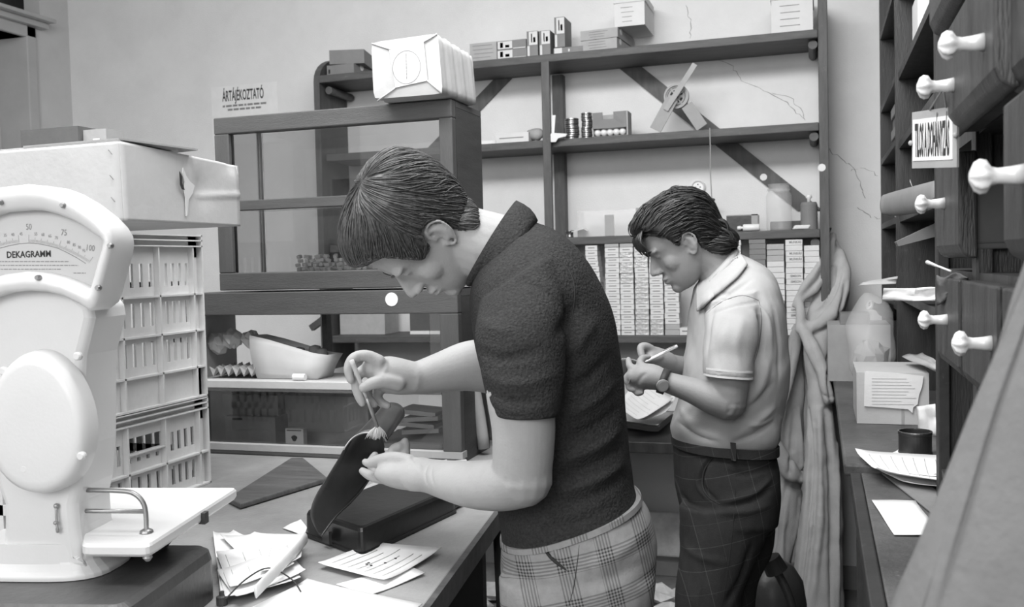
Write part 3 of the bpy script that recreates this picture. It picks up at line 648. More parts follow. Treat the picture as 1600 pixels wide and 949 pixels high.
rows=[[PY(x,y,2.40+.04*k) for x in np.linspace(600,690,8) for y in [722-30*k-2*abs(math.sin(x))]] for k in range(3)]
tag(MB().obox((PY(655,690,2.46)[0],2.46,lz+.025),(.09,0,0),(0,.05,.012),(0,0,.02)).build('folded_cloth',M['boxl'],bevel=.01),'folded pale dotted cloth in the lower case near the post','cloth')
for k in range(4):
    tag(MB().obox((PY(662,660,2.46)[0]+random.uniform(-.01,.01),2.47,lz+.064+k*.017),(.055,0,.004*(-1)**k),(0,.05,0),(0,0,.006)).build('envelope',M['paperg'] if k%2 else M['boxl']),f"folded envelope above the pale cloth in the case, {['bottom','second from bottom','third from bottom','topmost'][k]} one",'envelope','envelopes inside the lower case')
# round white price tag stuck on the rail
p=PY(612,468,Y0); tag(MB().lathe([(0,0),(.0185,0),(.0185,.0012),(0,.0012)],p+np.array([0,-.0002,0]),(0,-1,0),24).build('round_tag',M['white']),'round white tag stuck on the rail of the lower display case','tag')
# notice poster on the back wall
pz=[PY(x,y,YB) for x,y in ((330,137),(433,126),(433,215),(332,215))]
po=thing('notice_poster','white price notice poster taped on the wall above the display case','poster',(pz[0]+pz[1])/2*np.array([1,1,1])+np.array([0,0,-.25]))
a,b,c_,d_=pz; MB().prism([(a[0],YB-.002,a[2]),(b[0],YB-.002,a[2]),(b[0],YB-.002,d_[2]-.05),(a[0],YB-.002,d_[2]-.05)],(0,.0012,0)).build('poster_sheet',M['paper'],po)
cxx=PY(380,149,YB); text('ÁRTÁJÉKOZTATÓ',.075,(cxx[0],YB-.0026,cxx[2]),(1,0,0),(0,0,1),M['ink'],'headline',po,sx=.40,bold=.0012)
for k,(y,w) in enumerate(((164,.12),(170,.09))):
    q=PY(380,y,YB); mb=MB()
    x=q[0]-w
    while x<q[0]+w: l=random.uniform(.01,.035); mb.box(x,x+l,YB-.0026,YB-.0021,q[2]-.005,q[2]+.005); x+=l+.006
    mb.build('small_print',M['greyink'],po)
# ---- wrapped parcel on the upper case
pc=thing('wrapped_parcel','big parcel wrapped in bright white paper on the upper display case','parcel',(-.98,2.42,UZ1+.001))
A_=[PZ(585,160,UZ1+.004),PZ(692,149,UZ1+.004)]
def pv(x,y,Y): return PY(x,y,Y)
Yf=2.30
fl=[pv(585,160,Yf),pv(691,149,Yf),pv(684,52,Yf),pv(580,67,Yf)]
fl[0][2]=fl[1][2]=UZ1+.003
Yk=2.52; bk=[p.copy() for p in fl]
bk[1]=PY(746,168,Yk); bk[2]=PY(738,86,Yk); bk[1][2]=UZ1+.003
bk[0]=fl[0]+np.array([-.01,Yk-Yf,0]); bk[3]=fl[3]+np.array([-.01,Yk-Yf,-.0])
bk[2][2]=fl[2][2]-.012; bk[3][2]=bk[2][2]+.004
G=[]
for t in np.linspace(0,1,26):
    ring=[]
    for i in range(4):
        for k in range(8):
            s=k/8; p=(fl[i]*(1-s)+fl[(i+1)%4]*s)*(1-t)+(bk[i]*(1-s)+bk[(i+1)%4]*s)*t
            cc=(sum(fl)/4)*(1-t)+(sum(bk)/4)*t; dv=p-cc; e_=abs(2*s-1) if k else 1
            f_=1+.012*math.sin(22*t+i)+.010*math.sin(47*t+2*s+i*2)-.03*(1 if (k==0) else 0)
            q=cc+dv*f_
            if i==0: q[2]=max(q[2],UZ1+.002)
            ring.append(q)
    G.append(ring)
mb=MB().grid(G,closed=True)
def cap(ring,dy):
    c=sum(ring)/len(ring); g=[ring,[p*.72+c*.28+np.array([0,dy,0]) for p in ring],[p*.4+c*.6+np.array([0,dy*1.1,0]) for p in ring],[c+np.array([0,dy*1.1,0])]*len(ring)]
    return g
mb.grid(cap(G[0],-.003),closed=True).grid(cap(G[-1],.01),closed=True)
mb.build('wrapper',M['wrap'],pc,smooth=True)
lab=[pv(608,78,Yf-.0075),pv(662,66,Yf-.0075),pv(668,126,Yf-.0075),pv(618,137,Yf-.0075)]
MB().prism(lab,(0,.002,0)).build('label_sheet',M['label'],pc)
cc=pv(635,105,Yf-.0085); mb=MB(); g=[[],[]]
for k in range(41):
    a=2*math.pi*k/40; 
    for s_,r in ((0,.0395),(1,.0382)): g[s_].append(cc+np.array([math.cos(a)*r,0,math.sin(a)*r*1.08]))
mb.grid(g); x,_,z=cc
zz=z-.03
while zz<z+.03: l=random.uniform(.003,.008); mb.box(x-.001,x+.0006,cc[1]-.0002,cc[1],zz,zz+l); zz+=l+.002
mb.build('round_stamp',M['greyink'],pc)
for a,b in (((612,78),(581,68)),((618,137),(590,158)),((668,126),(690,146)),((662,66),(683,53))):
    MB().tube([pv(*a,Yf-.006),pv((a[0]+b[0])/2,(a[1]+b[1])/2,Yf-.0045),pv(*b,Yf-.001)],.0022,6).build('end_fold',M['wrap'],pc,smooth=True)
# ---- crates
def crate(z0,z1,label,rows,X=-1.47,ya=1.43,yb=2.04,wd=.40,opening=None):
    o=thing('plastic_crate',label,'crate',(X-wd/2,(ya+yb)/2,z0),'stacked slatted plastic crates')
    t=.006; Hh=z1-z0; mb=MB(); rib=MB()
    ncol=5; L=yb-ya; edges=[yb-.035]+[yb-.035-(L-.07)*k/(ncol-1+.2) for k in range(1,ncol)]+[ya+.0]
    band=.075 if rows>2 else .0; top=.055
    zr=[z1-top-(Hh-top-band)*k/rows for k in range(rows+1)]
    # wall with slots: build strips between slots
    for ri in range(rows):
        zt,zb=zr[ri],zr[ri+1]; h=zt-zb
        for ci in range(len(edges)-1):
            y1_,y0_=edges[ci],edges[ci+1]; n=5 if ci==0 else 4 if ci==1 else 4
            hole=(opening==(ri,ci))
            sy=[y1_-(y1_-y0_)*(k+.5)/n for k in range(n)]; sw=.0062
            zt2=zt-.014; zb2=zb+.022
            if hole:
                zh=zt-.038; mb.box(X-t,X,y0_,y1_,zt-.004,zt); zt_=zh
            else: zt_=zt
            mb.box(X-t,X,y0_,y1_,zb,zb2); mb.box(X-t,X,y0_,y1_,min(zt2,zt_-.012),zt_)
            cur=y1_
            for s in sy: mb.box(X-t,X,s+sw,cur,zb2,min(zt2,zt_-.012)); cur=s-sw
            mb.box(X-t,X,y0_,cur,zb2,min(zt2,zt_-.012))
            if hole: rib.box(X,X+.012,y0_,y1_,zt_-.003,zt_+.0)
    mb.box(X-t,X,edges[0],yb,z0,z1); mb.box(X-t,X,ya,yb,zr[0],z1)
    if band: mb.box(X-t,X,ya,yb,z0,zr[-1])
    for y in edges: rib.box(X,X+.014,y-.0022,y+.0022,z0,z1-.03)
    rib.box(X,X+.016,yb-.004,yb,z0,z1)
    for z in zr[1:]: rib.box(X,X+.014,ya,yb,z-.0022,z+.0022)
    for z in (z1-.004,z1-.016,z1-.030): rib.box(X,X+.016,ya,yb,z,z+.003)
    rib.box(X,X+.016,ya,yb,z0,z0+.004)
    mb.build('slatted_side',M['crate'],o); rib.build('ribs',M['crate'],o)
    for (a,b,c,d) in ((X-wd,X-wd+t,ya,yb),(X-wd+t,X-t,yb-t,yb),(X-wd+t,X-t,ya,ya+t)):
        w=MB(); horizontal=(b-a)>(d-c)
        # far walls with slots too
        n=14; cur=0
        for k in range(n):
            u0=k/n; u1=u0+.62/n
            if horizontal: w.box(a+(b-a)*u0,a+(b-a)*u1,c,d,z0+.03,z1-.05)
            else: w.box(a,b,c+(d-c)*u0,c+(d-c)*u1,z0+.03,z1-.05)
        w.box(a,b,c,d,z0,z0+.03).box(a,b,c,d,z1-.05,z1)
        for k in (1,2): w.box(a,b,c,d,z0+(z1-z0)*k/3,z0+(z1-z0)*k/3+.02)
        w.build('slatted_wall',M['crate'],o)
    MB().box(X-wd+t,X-t,ya+t,yb-t,z0+.002,z0+.008).build('crate_floor',M['crate'],o)
    return o
zc=PX(318,618,-1.47)[2]
crate(CZ+.001,zc-.001,'pale slatted plastic crate standing on the counter, lower of the two',2,opening=(0,1))
crate(zc+.0,1.520,'pale slatted plastic crate stacked on another, upper of the two',3,opening=None)
MB_=None
# ---- carton on the crates
kz=1.522; a=np.array([-1.155,1.398]); b=np.array([-1.147,1.74]); 
kt=1.66; 
cart=thing('open_carton','large pale cardboard carton with a torn side lying on the crates','carton',(-1.5,1.6,kz))
wv=np.array([-.62,.02]); P0=[a,b,b+wv,a+wv]
near_t=PP(186,221,(a[0],a[1],kt),(0,1,0)); 
hN=near_t[2]; far_t=PP(371,259,(b[0],b[1],kt),(0,1,0)); hF=far_t[2]
tt=.006; mb=MB(); tops=[np.array([near_t[0],a[1],hN]),np.array([far_t[0],b[1],hF]),np.array([(b+wv)[0],(b+wv)[1],hF]),np.array([(a+wv)[0],(a+wv)[1],hN])]
bots=[np.array([p[0],p[1],kz]) for p in P0]
# walls as subdivided sheets so the dents show
def wall(b0,b1,t0,t1,dent=None,n=26):
    G=[]
    for i in range(n+1):
        v=i/n; r=[]
        for j in range(n+1):
            u=j/n; p=(b0*(1-u)+b1*u)*(1-v)+(t0*(1-u)+t1*u)*v
            if dent: p=p+dent(u,v)
            r.append(p)
        G.append(r)
    return G
def dent(u,v):
    d=-.007*math.exp(-((u-.62)**2/.012+(v-.55)**2/.06))+.007*math.exp(-((u-.56)**2/.0008+(v-.6)**2/.08))-.008*math.exp(-((u-.95)**2/.006+(v-1)**2/.02))
    d+=.0035*math.exp(-((v-.42-.25*(u-.6))**2/.0015))*(1 if u>.6 else 0)
    return np.array([d,0,0])
MB().grid(wall(bots[0],bots[1],tops[0],tops[1],dent)).build('side_wall',M['carton'],cart,smooth=True,solid=.004)
MB().grid(wall(bots[0],bots[3],tops[0],tops[3])).build('front_wall',M['carton'],cart,smooth=True,solid=.004)
MB().grid(wall(bots[1],bots[2],tops[1],tops[2]),).build('back_wall',M['carton'],cart,solid=.004)
MB().grid(wall(bots[3],bots[2],tops[3],tops[2])).build('side_wall',M['carton'],cart,solid=.004)
MB().prism(bots,(0,0,.005)).build('carton_floor',M['carton'],cart)
tf=tops; e=np.array([0,0,.003])
MB().prism([tf[0]+e,tf[1]*.55+tf[0]*.45+e+np.array([.02,0,.006]),tf[1]*.55+tf[0]*.45+np.array([-.15,0,0])+e,tf[3]*.35+tf[0]*.65+e],(0,0,.003)).build('top_flap',M['cartond'],cart)
MB().prism([tf[3]*.0+tf[0]+np.array([0,.001,.001]),tf[3]+np.array([0,.001,.001]),tf[3]+np.array([0,.17,-.004]),tf[0]+np.array([-.02,.17,-.004])],(0,0,.002)).build('top_flap',M['carton'],cart)
mb=MB()
for v in (.27,.55,.87):
    c=bots[0]*(1-v)+tops[0]*v+np.array([-.016,-.0035,0]); mb.tube([c+np.array([-.005,0,.004]),c+np.array([.003,-.0012,-.004])],.0007,6)
mb.build('staple',M['screw'],cart)
mb=MB()
pts=[(466,266),(477,262),(484,276),(492,290),(489,300),(480,296),(470,287)]
mb=MB(); sX=-1.149
tear=[(280,268),(284,276),(284,286),(288,297),(284,296),(281,288)]
q=[PX(x,y,-1.1455) for x,y in tear]; mb.prism(q,(.0012,0,0)); mb.build('torn_slit',M['ink'],cart)
q=[PX(x,y,-1.1475) for x,y in ((285,262),(290,275),(296,284),(303,290),(300,302),(294,312),(292,336),(290,338),(289,310),(287,298),(288,285),(284,270))]
MB().prism(q,(.0018,0,0)).build('torn_layer',M['boxw'],cart)
# box row behind the carton top
o,c,w,t=sbox(32,122,201,1.668,1.66,.06,'card_box',[M['cartonk'],M['ink'],M['paperg']],'long dark cardboard box resting behind the pale carton rim','box',marks=mrk((.1,.75,.3,.36,1),(.12,.2,.1,.3,1),(.35,.45,.1,.3,1)))
o,c,w,t=sbox(125,166,203,1.668,1.675,.05,'card_box',[M['cartond'],M['paper']],'shorter grey box beside the long dark box behind the carton','box',marks=mrk((.5,.75,.2,.7,1)))
tag(MB().obox((c[0]+.055,1.71,1.688),(.026,0,-.003),(0,.03,0),(0,0,.018)).build('card_box',M['cartonk']),'small dark box with raised lid at the carton far corner','box')
# dark wooden board on the counter
bp=[PZ(x,y,CZ+.002) for x,y in ((356,786),(376,796),(512,754),(474,722),(455,722))]
tag(MB().prism(bp,(0,0,.012)).build('wooden_board',M['board'],bevel=.003),'dark wooden board lying on the counter before the display case','board')
# ================================================================ SHOP SCALE
BZ=.985; SV=np.array([-.203,.979,0]); SX=np.array([.979,.203,0]); SU=np.array([0,0,1.])
O=PZ(120,930,BZ); 
O=PP(120,905,PZ(165,905,BZ),SV); FO=np.array(O)     # front plane of the column
def fp(x,y,off=0): return PP(x,y,FO+SV*off,SV)
sc=thing('shop_scale','white enamel shop scale with fan shaped dial and flat weighing plate','scale',(fp(45,905)[0],fp(45,905)[1]+.06,CZ))
cxm=45
# body outline (right half from photo, left mirrored on the dial axis)
half=[(45,288),(75,292),(100,302),(128,318),(152,335),(168,352),(176,368),(177,385),(172,405),(163,440),(154,480),(146,520),(138,550),(136,600),(136,660),(130,720),(122,765),(116,790),(119,830),(126,870),(134,893)]
def outl(half,off): 
    R=[fp(x,y,off) for x,y in half]; ax=(fp(45,500,off)); Lm=[]
    for p in R:
        u=np.dot(p-ax,SX); Lm.append(p-SX*2*u)
    return R,Lm
def solid_profile(half,o0,o1,name,m,parent,steps=((0,.0,.010),(.004,.0,.004),(.012,0,0))):
    R,Lf=outl(half,o0); loop=R+Lf[::-1][:-1] if abs(half[0][0]-45)<1 else R+Lf[::-1]
    c=sum(loop)/len(loop); rings=[]
    for k,(d,ins) in enumerate(((0,.012),(.004,.004),(.012,0),(o1-o0-.012,0),(o1-o0-.004,.004),(o1-o0,.012))):
        rg=[]
        n=len(loop)
        for i,p in enumerate(loop):
            a=loop[(i-1)%n]; b=loop[(i+1)%n]; t=b-a; t/=np.linalg.norm(t)+1e-9; nn=np.cross(t,SV); 
            if np.dot(nn,p-c)<0: nn=-nn
            rg.append(p-nn*ins+SV*d)
        rings.append(rg)
    mb=MB().grid(rings,closed=True); nn=len(loop)
    mb.add(rings[0],[tuple(range(nn))]); mb.add(rings[-1],[tuple(range(nn))[::-1]]); return mb.build(name,m,parent,smooth=False)
col_half=[(45,440),(75,440),(110,452),(132,470),(140,480),(143,498),(136,528),(129,556),(127,600),(127,700),(122,765),(116,790),(119,830),(126,870),(134,893)]
b_=solid_profile(col_half,.0,.11,'scale_column',M['enamel'],sc)
md=b_.modifiers.new('b','BEVEL'); md.width=.004; md.segments=3
# foot flare
ft=MB(); rings=[]
base=[(45,895),(134,893),(150,893),(168,897),(178,905),(176,913),(160,925),(130,948)]
R=[PZ(x,y,BZ+.002) for x,y in ((178,905),(172,914),(150,930),(120,955))]
fc=fp(45,905)+SV*.055
for (s,z,e) in ((1.0,.0,0),(1.0,.006,0),(.93,.012,0),(.84,.022,0),(.80,.05,0)):
    rg=[]
    for k in range(32):
        a=2*math.pi*k/32; ca,sa=math.cos(a),math.sin(a); sg=lambda v:math.copysign(abs(v)**.6,v)
        rg.append(fc+SX*sg(ca)*.112*s+SV*sg(sa)*(.075*s+ .0)+SU*(BZ+.001+z-fc[2]))
    rings.append(rg)
ft.grid(rings,closed=True); ft.add(rings[0],[tuple(range(32))[::-1]]); ft.add(rings[-1],[tuple(range(32))])
ft.build('column_foot',M['enamel'],sc,smooth=False,bevel=.002)
# fan head: rim ring round the dial window
outer=[(45,288),(75,291),(100,300),(128,316),(150,333),(166,350),(175,365),(177,380),(174,398),(168,420),(161,445),(156,466),(150,480),(142,486),(125,474),(100,462),(75,456),(45,454)]
inner=[(45,328),(70,329),(92,335),(112,343),(130,353),(146,364),(158,372),(163,376),(160,390),(154,410),(149,430),(144,447),(141,451),(138,450),(125,443),(102,434),(75,427),(45,424)]
Ro,Lo=outl(outer,-.022); Ri,Li=outl(inner,-.018)
lo=Ro+Lo[::-1][1:-1]; li=Ri+Li[::-1][1:-1]
mid=[a*.5+b*.5-SV*.010 for a,b in zip(lo,li)]; m1=[a*.85+b*.15-SV*.006 for a,b in zip(lo,li)]; m2=[a*.15+b*.85-SV*.006 for a,b in zip(lo,li)]
bk=[p+SV*.05 for p in lo]; ins=[p+SV*.016 for p in li]; bk2=[p+SV*.075+ (sum(lo)/len(lo)-p)*.06 for p in lo]
fan=MB().grid([bk2,bk,lo,m1,mid,m2,li,ins],closed=True); fan.add(bk2,[tuple(range(len(bk2)))]); fan.build('dial_housing',M['enamel'],sc,smooth=True)
dial=MB().prism([p+SV*.0155 for p in li],SV*.002); dial.build('dial_plate',M['enamel2'],sc)
off=-.018+.0152
def dp(x,y): return fp(x,y,off)
ink=MB()
def strip(mb,a,b,w):
    d=b-a; d/=np.linalg.norm(d); n=np.cross(d,SV)*w; mb.add([a-n,b-n,b+n,a+n],[(0,1,2,3)])
arc=[(45,380),(60,381),(75,384),(90,388),(105,395),(120,403),(134,412)]
full=[dp(90-x,y+0) for x,y in arc[::-1]][:-1]+[dp(x,y) for x,y in arc]
for a,b in zip(full[:-1],full[1:]): strip(ink,a,b,.0005)
# ticks following the arc
ctr=dp(45,545); 
for k in range(0,51):
    f_=k/50; x=45+93*f_; y=380+32*f_**1.9; p=dp(x,y)-SU*0; d=p-ctr; d/=np.linalg.norm(d); L=.004 if k%5 else .007; L=.011 if k%25==0 else L
    for sgn in (1,-1):
        u=np.dot(p-ctr,SX); pp=p-SX*(2*u if sgn<0 else 0); dd=d-SX*(2*np.dot(d,SX) if sgn<0 else 0); strip(ink,pp+dd*.001,pp+dd*(.001+L),.00022)
ink.build('dial_scale_lines',M['greyink'],sc)
nums=MB(); upv=SU
for s,x,y,sz in (('50',45,355,.0125),('75',100,364,.0125),('100',141,388,.0125),('55',56,366,.0065),('60',67,367,.0065),('65',78,369,.0065),('70',88,372,.0065),('80',107,379,.0065),('85',116,383,.0065),('90',124,387,.0065),('95',131,392,.0065),('45',33,366,.0065),('40',20,367,.0065),('35',8,368,.0065)):
    p=dp(x,y); d=p-ctr; d/=np.linalg.norm(d); d=SU*.75+d*.25; d/=np.linalg.norm(d); r=np.cross(d,SV); r= r if np.dot(r,SX)>0 else -r
    text_geo(nums,s,sz,p-SV*.0002,r,d,0,sx=.75)
nums.build('dial_numbers',M['greyink'],sc)
tx=MB(); text_geo(tx,'DEKAGRAMM',.013,dp(45,398)-SV*.0002,SX,SU,0,sx=.86,bold=.0003); tx.build('dial_word',M['ink'],sc)
sp=MB()
for y,x0,x1 in ((409,-20,108),(415,-25,122),(421,-20,95),(427,115,134)):
    x=x0
    while x<x1: l=random.uniform(2,7); strip(sp,dp(x,y),dp(min(x+l,x1),y),.0006); x+=l+1.2
sp.build('dial_small_print',M['greyink'],sc)
def screw(x,y,off,r=.004,m='screw',nm='screw'):
    p=fp(x,y,off); MB().lathe([(0,-.004),(r*.7,-.004),(r,-.001),(r,.004),(0,.004)],p,SV,14).build(nm,M[m],sc,smooth=False)
for x,y in ((98,321),(172,384),(153,450),(59,434),(0,316)): screw(x,y,-.031)
# oval cover
cen=fp(74,657,-.002); rx=np.linalg.norm(fp(151,657)-fp(74,657)); rz=np.linalg.norm(fp(74,547)-fp(74,768))/2
rings=[]
for s,d in ((1.0,.004),(1.0,-.008),(.985,-.020),(.95,-.030),(.88,-.0345),(.8,-.0355),(.4,-.036),(.0005,-.036)):
    rings.append([cen+SX*rx*s*math.cos(a)*(1-.10*math.sin(a))+SU*rz*s*math.sin(a)+SV*d for a in np.linspace(0,2*math.pi,49)[:-1]])
MB().grid(rings,closed=True).build('round_cover',M['enamel'],sc,smooth=True)
for x,y,of in ((121,557,-.026),(5,580,-.026),(127,713,-.034),(39,733,-.034)): screw(x,y,of,.0062,'enamel','cover_screw')
p=fp(88,791,-.004); mb=MB().ell(p,SX*.004,SV*.004,SU*.004,12).tube([p,p+SU*-.022+SX*.001-SV*.003,p-SU*.034+SX*.003-SV*.004,p-SU*.038+SX*.001-SV*.002,p-SU*.033-SX*.001],.0018,8,sub=3).ell(p-SU*.024-SV*.003,SX*.004,SV*.004,SU*.003,10); mb.build('level_hook',M['steel'],sc,smooth=True)
# iron base
rb=PZ(322,852,BZ); bl=[]
ux=SX; vy=SV; c0=rb
def bp_(u,v,z): q=c0+ux*u+vy*v; return np.array([q[0],q[1],z])
rings=[]
for z,ins in ((CZ+.001,0),(BZ-.02,0),(BZ-.006,.005),(BZ,.018)):
    rg=[]
    W_,L_=.52,.30; r=.03
    for cx_,cy_,a0 in ((-r,-r,0),(-W_+r,-r,90),(-W_+r,-L_+r,180),(-r,-L_+r,270)):
        for k in range(6):
            a=math.radians(a0+18*k); rg.append(bp_(cx_+(r-ins*.8)*math.cos(a)+.014,cy_+(r-ins*.8)*math.sin(a)+.012,z))
    rings.append(rg)
n=len(rings[0]); mb=MB().grid(rings,closed=True); mb.add(rings[0],[tuple(range(n))[::-1]]); mb.add(rings[-1],[tuple(range(n))]); mb.build('iron_base',M['iron'],sc,smooth=False)
# weighing plate
pz_=1.045; A1=PZ(232,852,pz_); A2=PZ(372,762,pz_); dvec=A2-A1; L=np.linalg.norm(dvec[:2]); dv=dvec/np.linalg.norm(dvec)
A1=A1; wl=SX*-.100
pl=[A1+wl,A1,A2,A2+SX*-.27]; rings=[]
for z,ins in ((-.018,.004),(-.014,0),(-.004,0),(0,.004)):
    q=[]; cc=sum(pl)/4
    for i,p in enumerate(pl):
        a=pl[(i-1)%4]; b=pl[(i+1)%4]
        for t in (.03,0,.03): pass
        da=(a-p)/np.linalg.norm(a-p); db=(b-p)/np.linalg.norm(b-p); r=.012
        for k in range(4):
            th_=k/3; q.append(p+da*r*(1-th_)**2+db*r*th_**2+(cc-p)/np.linalg.norm(cc-p)*ins+SU*z)
    rings.append(q)
n=len(rings[0]); mb=MB().grid(rings,closed=True); mb.add(rings[0],[tuple(range(n))[::-1]]); mb.add(rings[-1],[tuple(range(n))]); mb.build('weighing_plate',M['enamel'],sc,smooth=False)
q0=(A1+A2)/2+wl*.9-SU*.019; MB().lathe([(.05,0),(.05,-.02),(.03,-.042),(0,-.042)],q0,n=24).build('plate_support',M['iron'],sc)
cp=A1*.45+A2*.55+np.array([0.001,0,-.012]); MB().obox(cp,dv*.008,np.array([.006,0,0]),(0,0,.009)).build('plate_clip',M['iron'],sc)
MB().lathe([(.006,0),(.007,-.004),(.003,-.009),(0,-.01)],A1+np.array([-.012,.012,-.0185]),n=12).build('plate_stud',M['steel'],sc)
r0=PZ(229,833,pz_); rp=[r0,r0+SU*.028]
hgt=.062
pts=[r0+SU*.002,r0+SU*.030,r0+SU*.046-SX*.004,r0+SU*.058-SX*.016,r0+SU*.0625-SX*.035,r0+SU*.064-SX*.09,r0+SU*.065-SX*.17]
MB().tube(pts,.0036,12,sub=4).build('guard_rail',M['chrome'],sc,smooth=True)
MB().tube([r0+SU*.032,r0+SU*.033-SX*.17],.0034,12).build('guard_rail_bar',M['chrome'],sc,smooth=True)
MB().lathe([(0,.001),(.010,.001),(.009,.004),(.005,.006),(0,.006)],r0,n=16).build('rail_foot',M['chrome'],sc,smooth=False)
# ================================================================ BLACK BOX + CURVED SHELL
K=CZ+.002
q=[PZ(x,y,K) for x,y in ((474,838),(566,872),(716,800))]; q.append(q[0]+q[2]-q[1])
bx=thing('black_machine_base','black bakelite machine base lying open on the counter','machine',((q[0]+q[2])/2))
def ring(z,ins):
    c=sum(q)/4; out=[]
    for i,p in enumerate(q):
        a=q[(i-1)%4];b=q[(i+1)%4];da=(a-p)/np.linalg.norm(a-p);db=(b-p)/np.linalg.norm(b-p);r=.012
        for k in range(4): t=k/3; pp=p+da*r*(1-t)**2+db*r*t**2+(da+db)*ins; out.append(np.array([pp[0],pp[1],z]))
    return out
rg=[ring(K,0),ring(K+.006,0),ring(K+.007,.003),ring(K+.044,.004),ring(K+.05,.007),ring(K+.052,.013)]
mb=MB().grid(rg,closed=True); n=len(rg[0]); mb.add(rg[0],[tuple(range(n))[::-1]]); mb.add(rg[-1],[tuple(range(n))]); mb.build('base_body',M['black'],bx)
for t,nm in ((.0,'end_clip'),):
    p=q[0]*.5+q[1]*.5; MB().obox(p+np.array([-.006,-.006,.02]),(q[1]-q[0])/np.linalg.norm(q[1]-q[0])*.012,(0,0,.012),np.cross((q[1]-q[0])/np.linalg.norm(q[1]-q[0]),(0,0,1))*.003).build(nm,M['shell'],bx)
e1=(q[2]-q[1])/np.linalg.norm(q[2]-q[1]); e2_=(q[0]-q[1])/np.linalg.norm(q[0]-q[1])
MB().obox(q[2]+e1*.02+e2_*.05+np.array([0,0,.009]),e1*.022,e2_*.035,(0,0,.007)).build('rear_lug',M['black'],bx,bevel=.003)
near=[(604,690),(598,682),(585,677),(568,677),(552,684),(540,698),(526,722),(510,748),(495,772),(486,795),(487,812),(498,836)]
nd=[1.80]*4+[1.79,1.78,1.77,1.76,1.755,1.75,1.75,1.752]
far=[(632,650),(630,638),(618,630),(602,632),(592,645),(596,675),(600,705),(585,735),(568,762),(548,785),(526,806),(502,838)]
fd=[1.93]*4+[1.93,1.92,1.90,1.88,1.85,1.82,1.79,1.756]
nn_,_=cr_path([D(x,y,d) for (x,y),d in zip(near,nd)],[1]*12,4); ff_,_=cr_path([D(x,y,d) for (x,y),d in zip(far,fd)],[1]*12,4)
G=[[a*(1-t)+b*t for a,b in zip(nn_,ff_)] for t in np.linspace(0,1,10)]
so=thing('curved_metal_cover','curved black sheet metal cover held up over the machine base','metal cover',nn_[-1])
MB().grid(G).build('cover_sheet',M['shell'],so,smooth=True,solid=.0015)
MB().tube(nn_[:22],.0016,8).build('rolled_edge',M['steel'],so,smooth=True,label='bright rolled metal edge')  # lighter steel tone stands for the highlight along the near arch
MB().tube(ff_[24:],.0022,8).build('rolled_edge',M['shell'],so,smooth=True)
# small bits behind
tag(MB().prism([PZ(x,y,CZ+.002) for x,y in ((545,775),(560,790),(640,758),(612,742))],(0,0,.002)).build('loose_paper',M['boxl']),'pale paper strip on the counter behind the machine base','paper')
a=PZ(690,728,CZ+.014); b=PZ(728,724,CZ+.014); tag(MB().tube([a,(a+b)/2,b],[.006,.009,.011],14,cap=False,flat=(0,0,1)).build('foil_tube',M['steel'],smooth=False,solid=.001),'small crumpled metal tube lying at the display case post','tube')
p0=PZ(668,737,CZ+.002); tag(MB().prism([p0,p0+np.array([.05,.01,0]),p0+np.array([.03,.06,0])],(0,0,.02)).build('wood_wedge',M['carton']),'small pale wooden wedge on the counter beside the hand','wedge')
a=PP(757,725,(-.80,2.50,CZ),(0,1,0)); b=PP(741,606,(-.83,2.50,1.1),(0,1,0)); a[2]=CZ+.018
tag(MB().tube([a,a*.5+b*.5+np.array([.002,0,0]),b,b+(b-a)*.35],.0165,16,sub=2).build('bamboo_stick',M['cartond'],smooth=True),'thick mottled stick leaning beside the display case','stick')
tag(MB().box(-.90,-.76,2.62,2.70,CZ+.001,1.30).box(-.76,-.74,2.62,2.68,CZ+.001,1.2).build('dark_board',M['cside']),'dark upright board standing behind the display case','board')
tag(MB().tube([D(779,800,2.25),D(786,949,2.25),D(788,1100,2.25)],.016,12).build('dark_pole',M['iron'],smooth=True),'dark upright pole just beyond the counter edge','pole') 
# ---- papers on the counter
gp='receipts fanned on the counter'
z=CZ+.002
fan_=[((333,838),(365,835),(455,870),(345,935)),((345,843),(398,838),(476,842),(430,925)),((338,880),(352,940),(470,912),(455,870)),((340,900),(370,940),(478,900),(450,860)),((338,870),(360,925),(460,890),(440,850)),((420,850),(405,900),(470,880),(474,845))]
nm=['first','second','third','fourth','fifth','sixth']
for k,c in enumerate(fan_): sheet(c,z+.003*k,'receipt',M['paper'],f"white receipt in the fanned heap beside the scale base, {['lowest','second lowest','third lowest','third highest','second highest','topmost'][k]} sheet",group=gp,curl=.006,prints=4 if k>3 else 0)
tag(MB().tube([PZ(400,925,z+.03),PZ(440,882,z+.034),PZ(476,842,z+.03)],[(.003,.011),(.005,.012),(.006,.012)],12,sub=3).build('rolled_receipt',M['paper'],smooth=True),'rolled white receipt lying across the fanned heap','paper')
tag(MB().tube([PZ(352,937,z+.022),PZ(385,905,z+.035),PZ(420,888,z+.03),PZ(455,905,z+.02),PZ(470,925,z+.01)],.0013,6,sub=5).build('loose_twine',M['cordd'],smooth=True),'thin dark twine wound over the fanned receipts','string')
tag(MB().lathe([(0,0),(.009,0),(.009,.012),(.004,.014),(.004,.020),(0,.02)],PZ(347,944,CZ+.002),n=14).build('small_screw_cap',M['iron']),'small dark metal knob beside the fanned receipts','knob')
sheet([(497,885),(580,850),(690,862),(600,912)],z+.004,'order_slip',M['paper'],'large white written slip lying in front of the machine base',group=None,curl=.004,prints=7)
sheet([(525,915),(640,885),(664,898),(575,932)],z+.001,'order_slip',M['paper'],'folded white slip tucked under the written one near the counter edge',curl=.001)
sheet([(380,960),(480,908),(660,950),(560,1010)],z+.001,'order_slip',M['paper'],'wide white sheet at the front of the counter below the other slips',curl=.003)
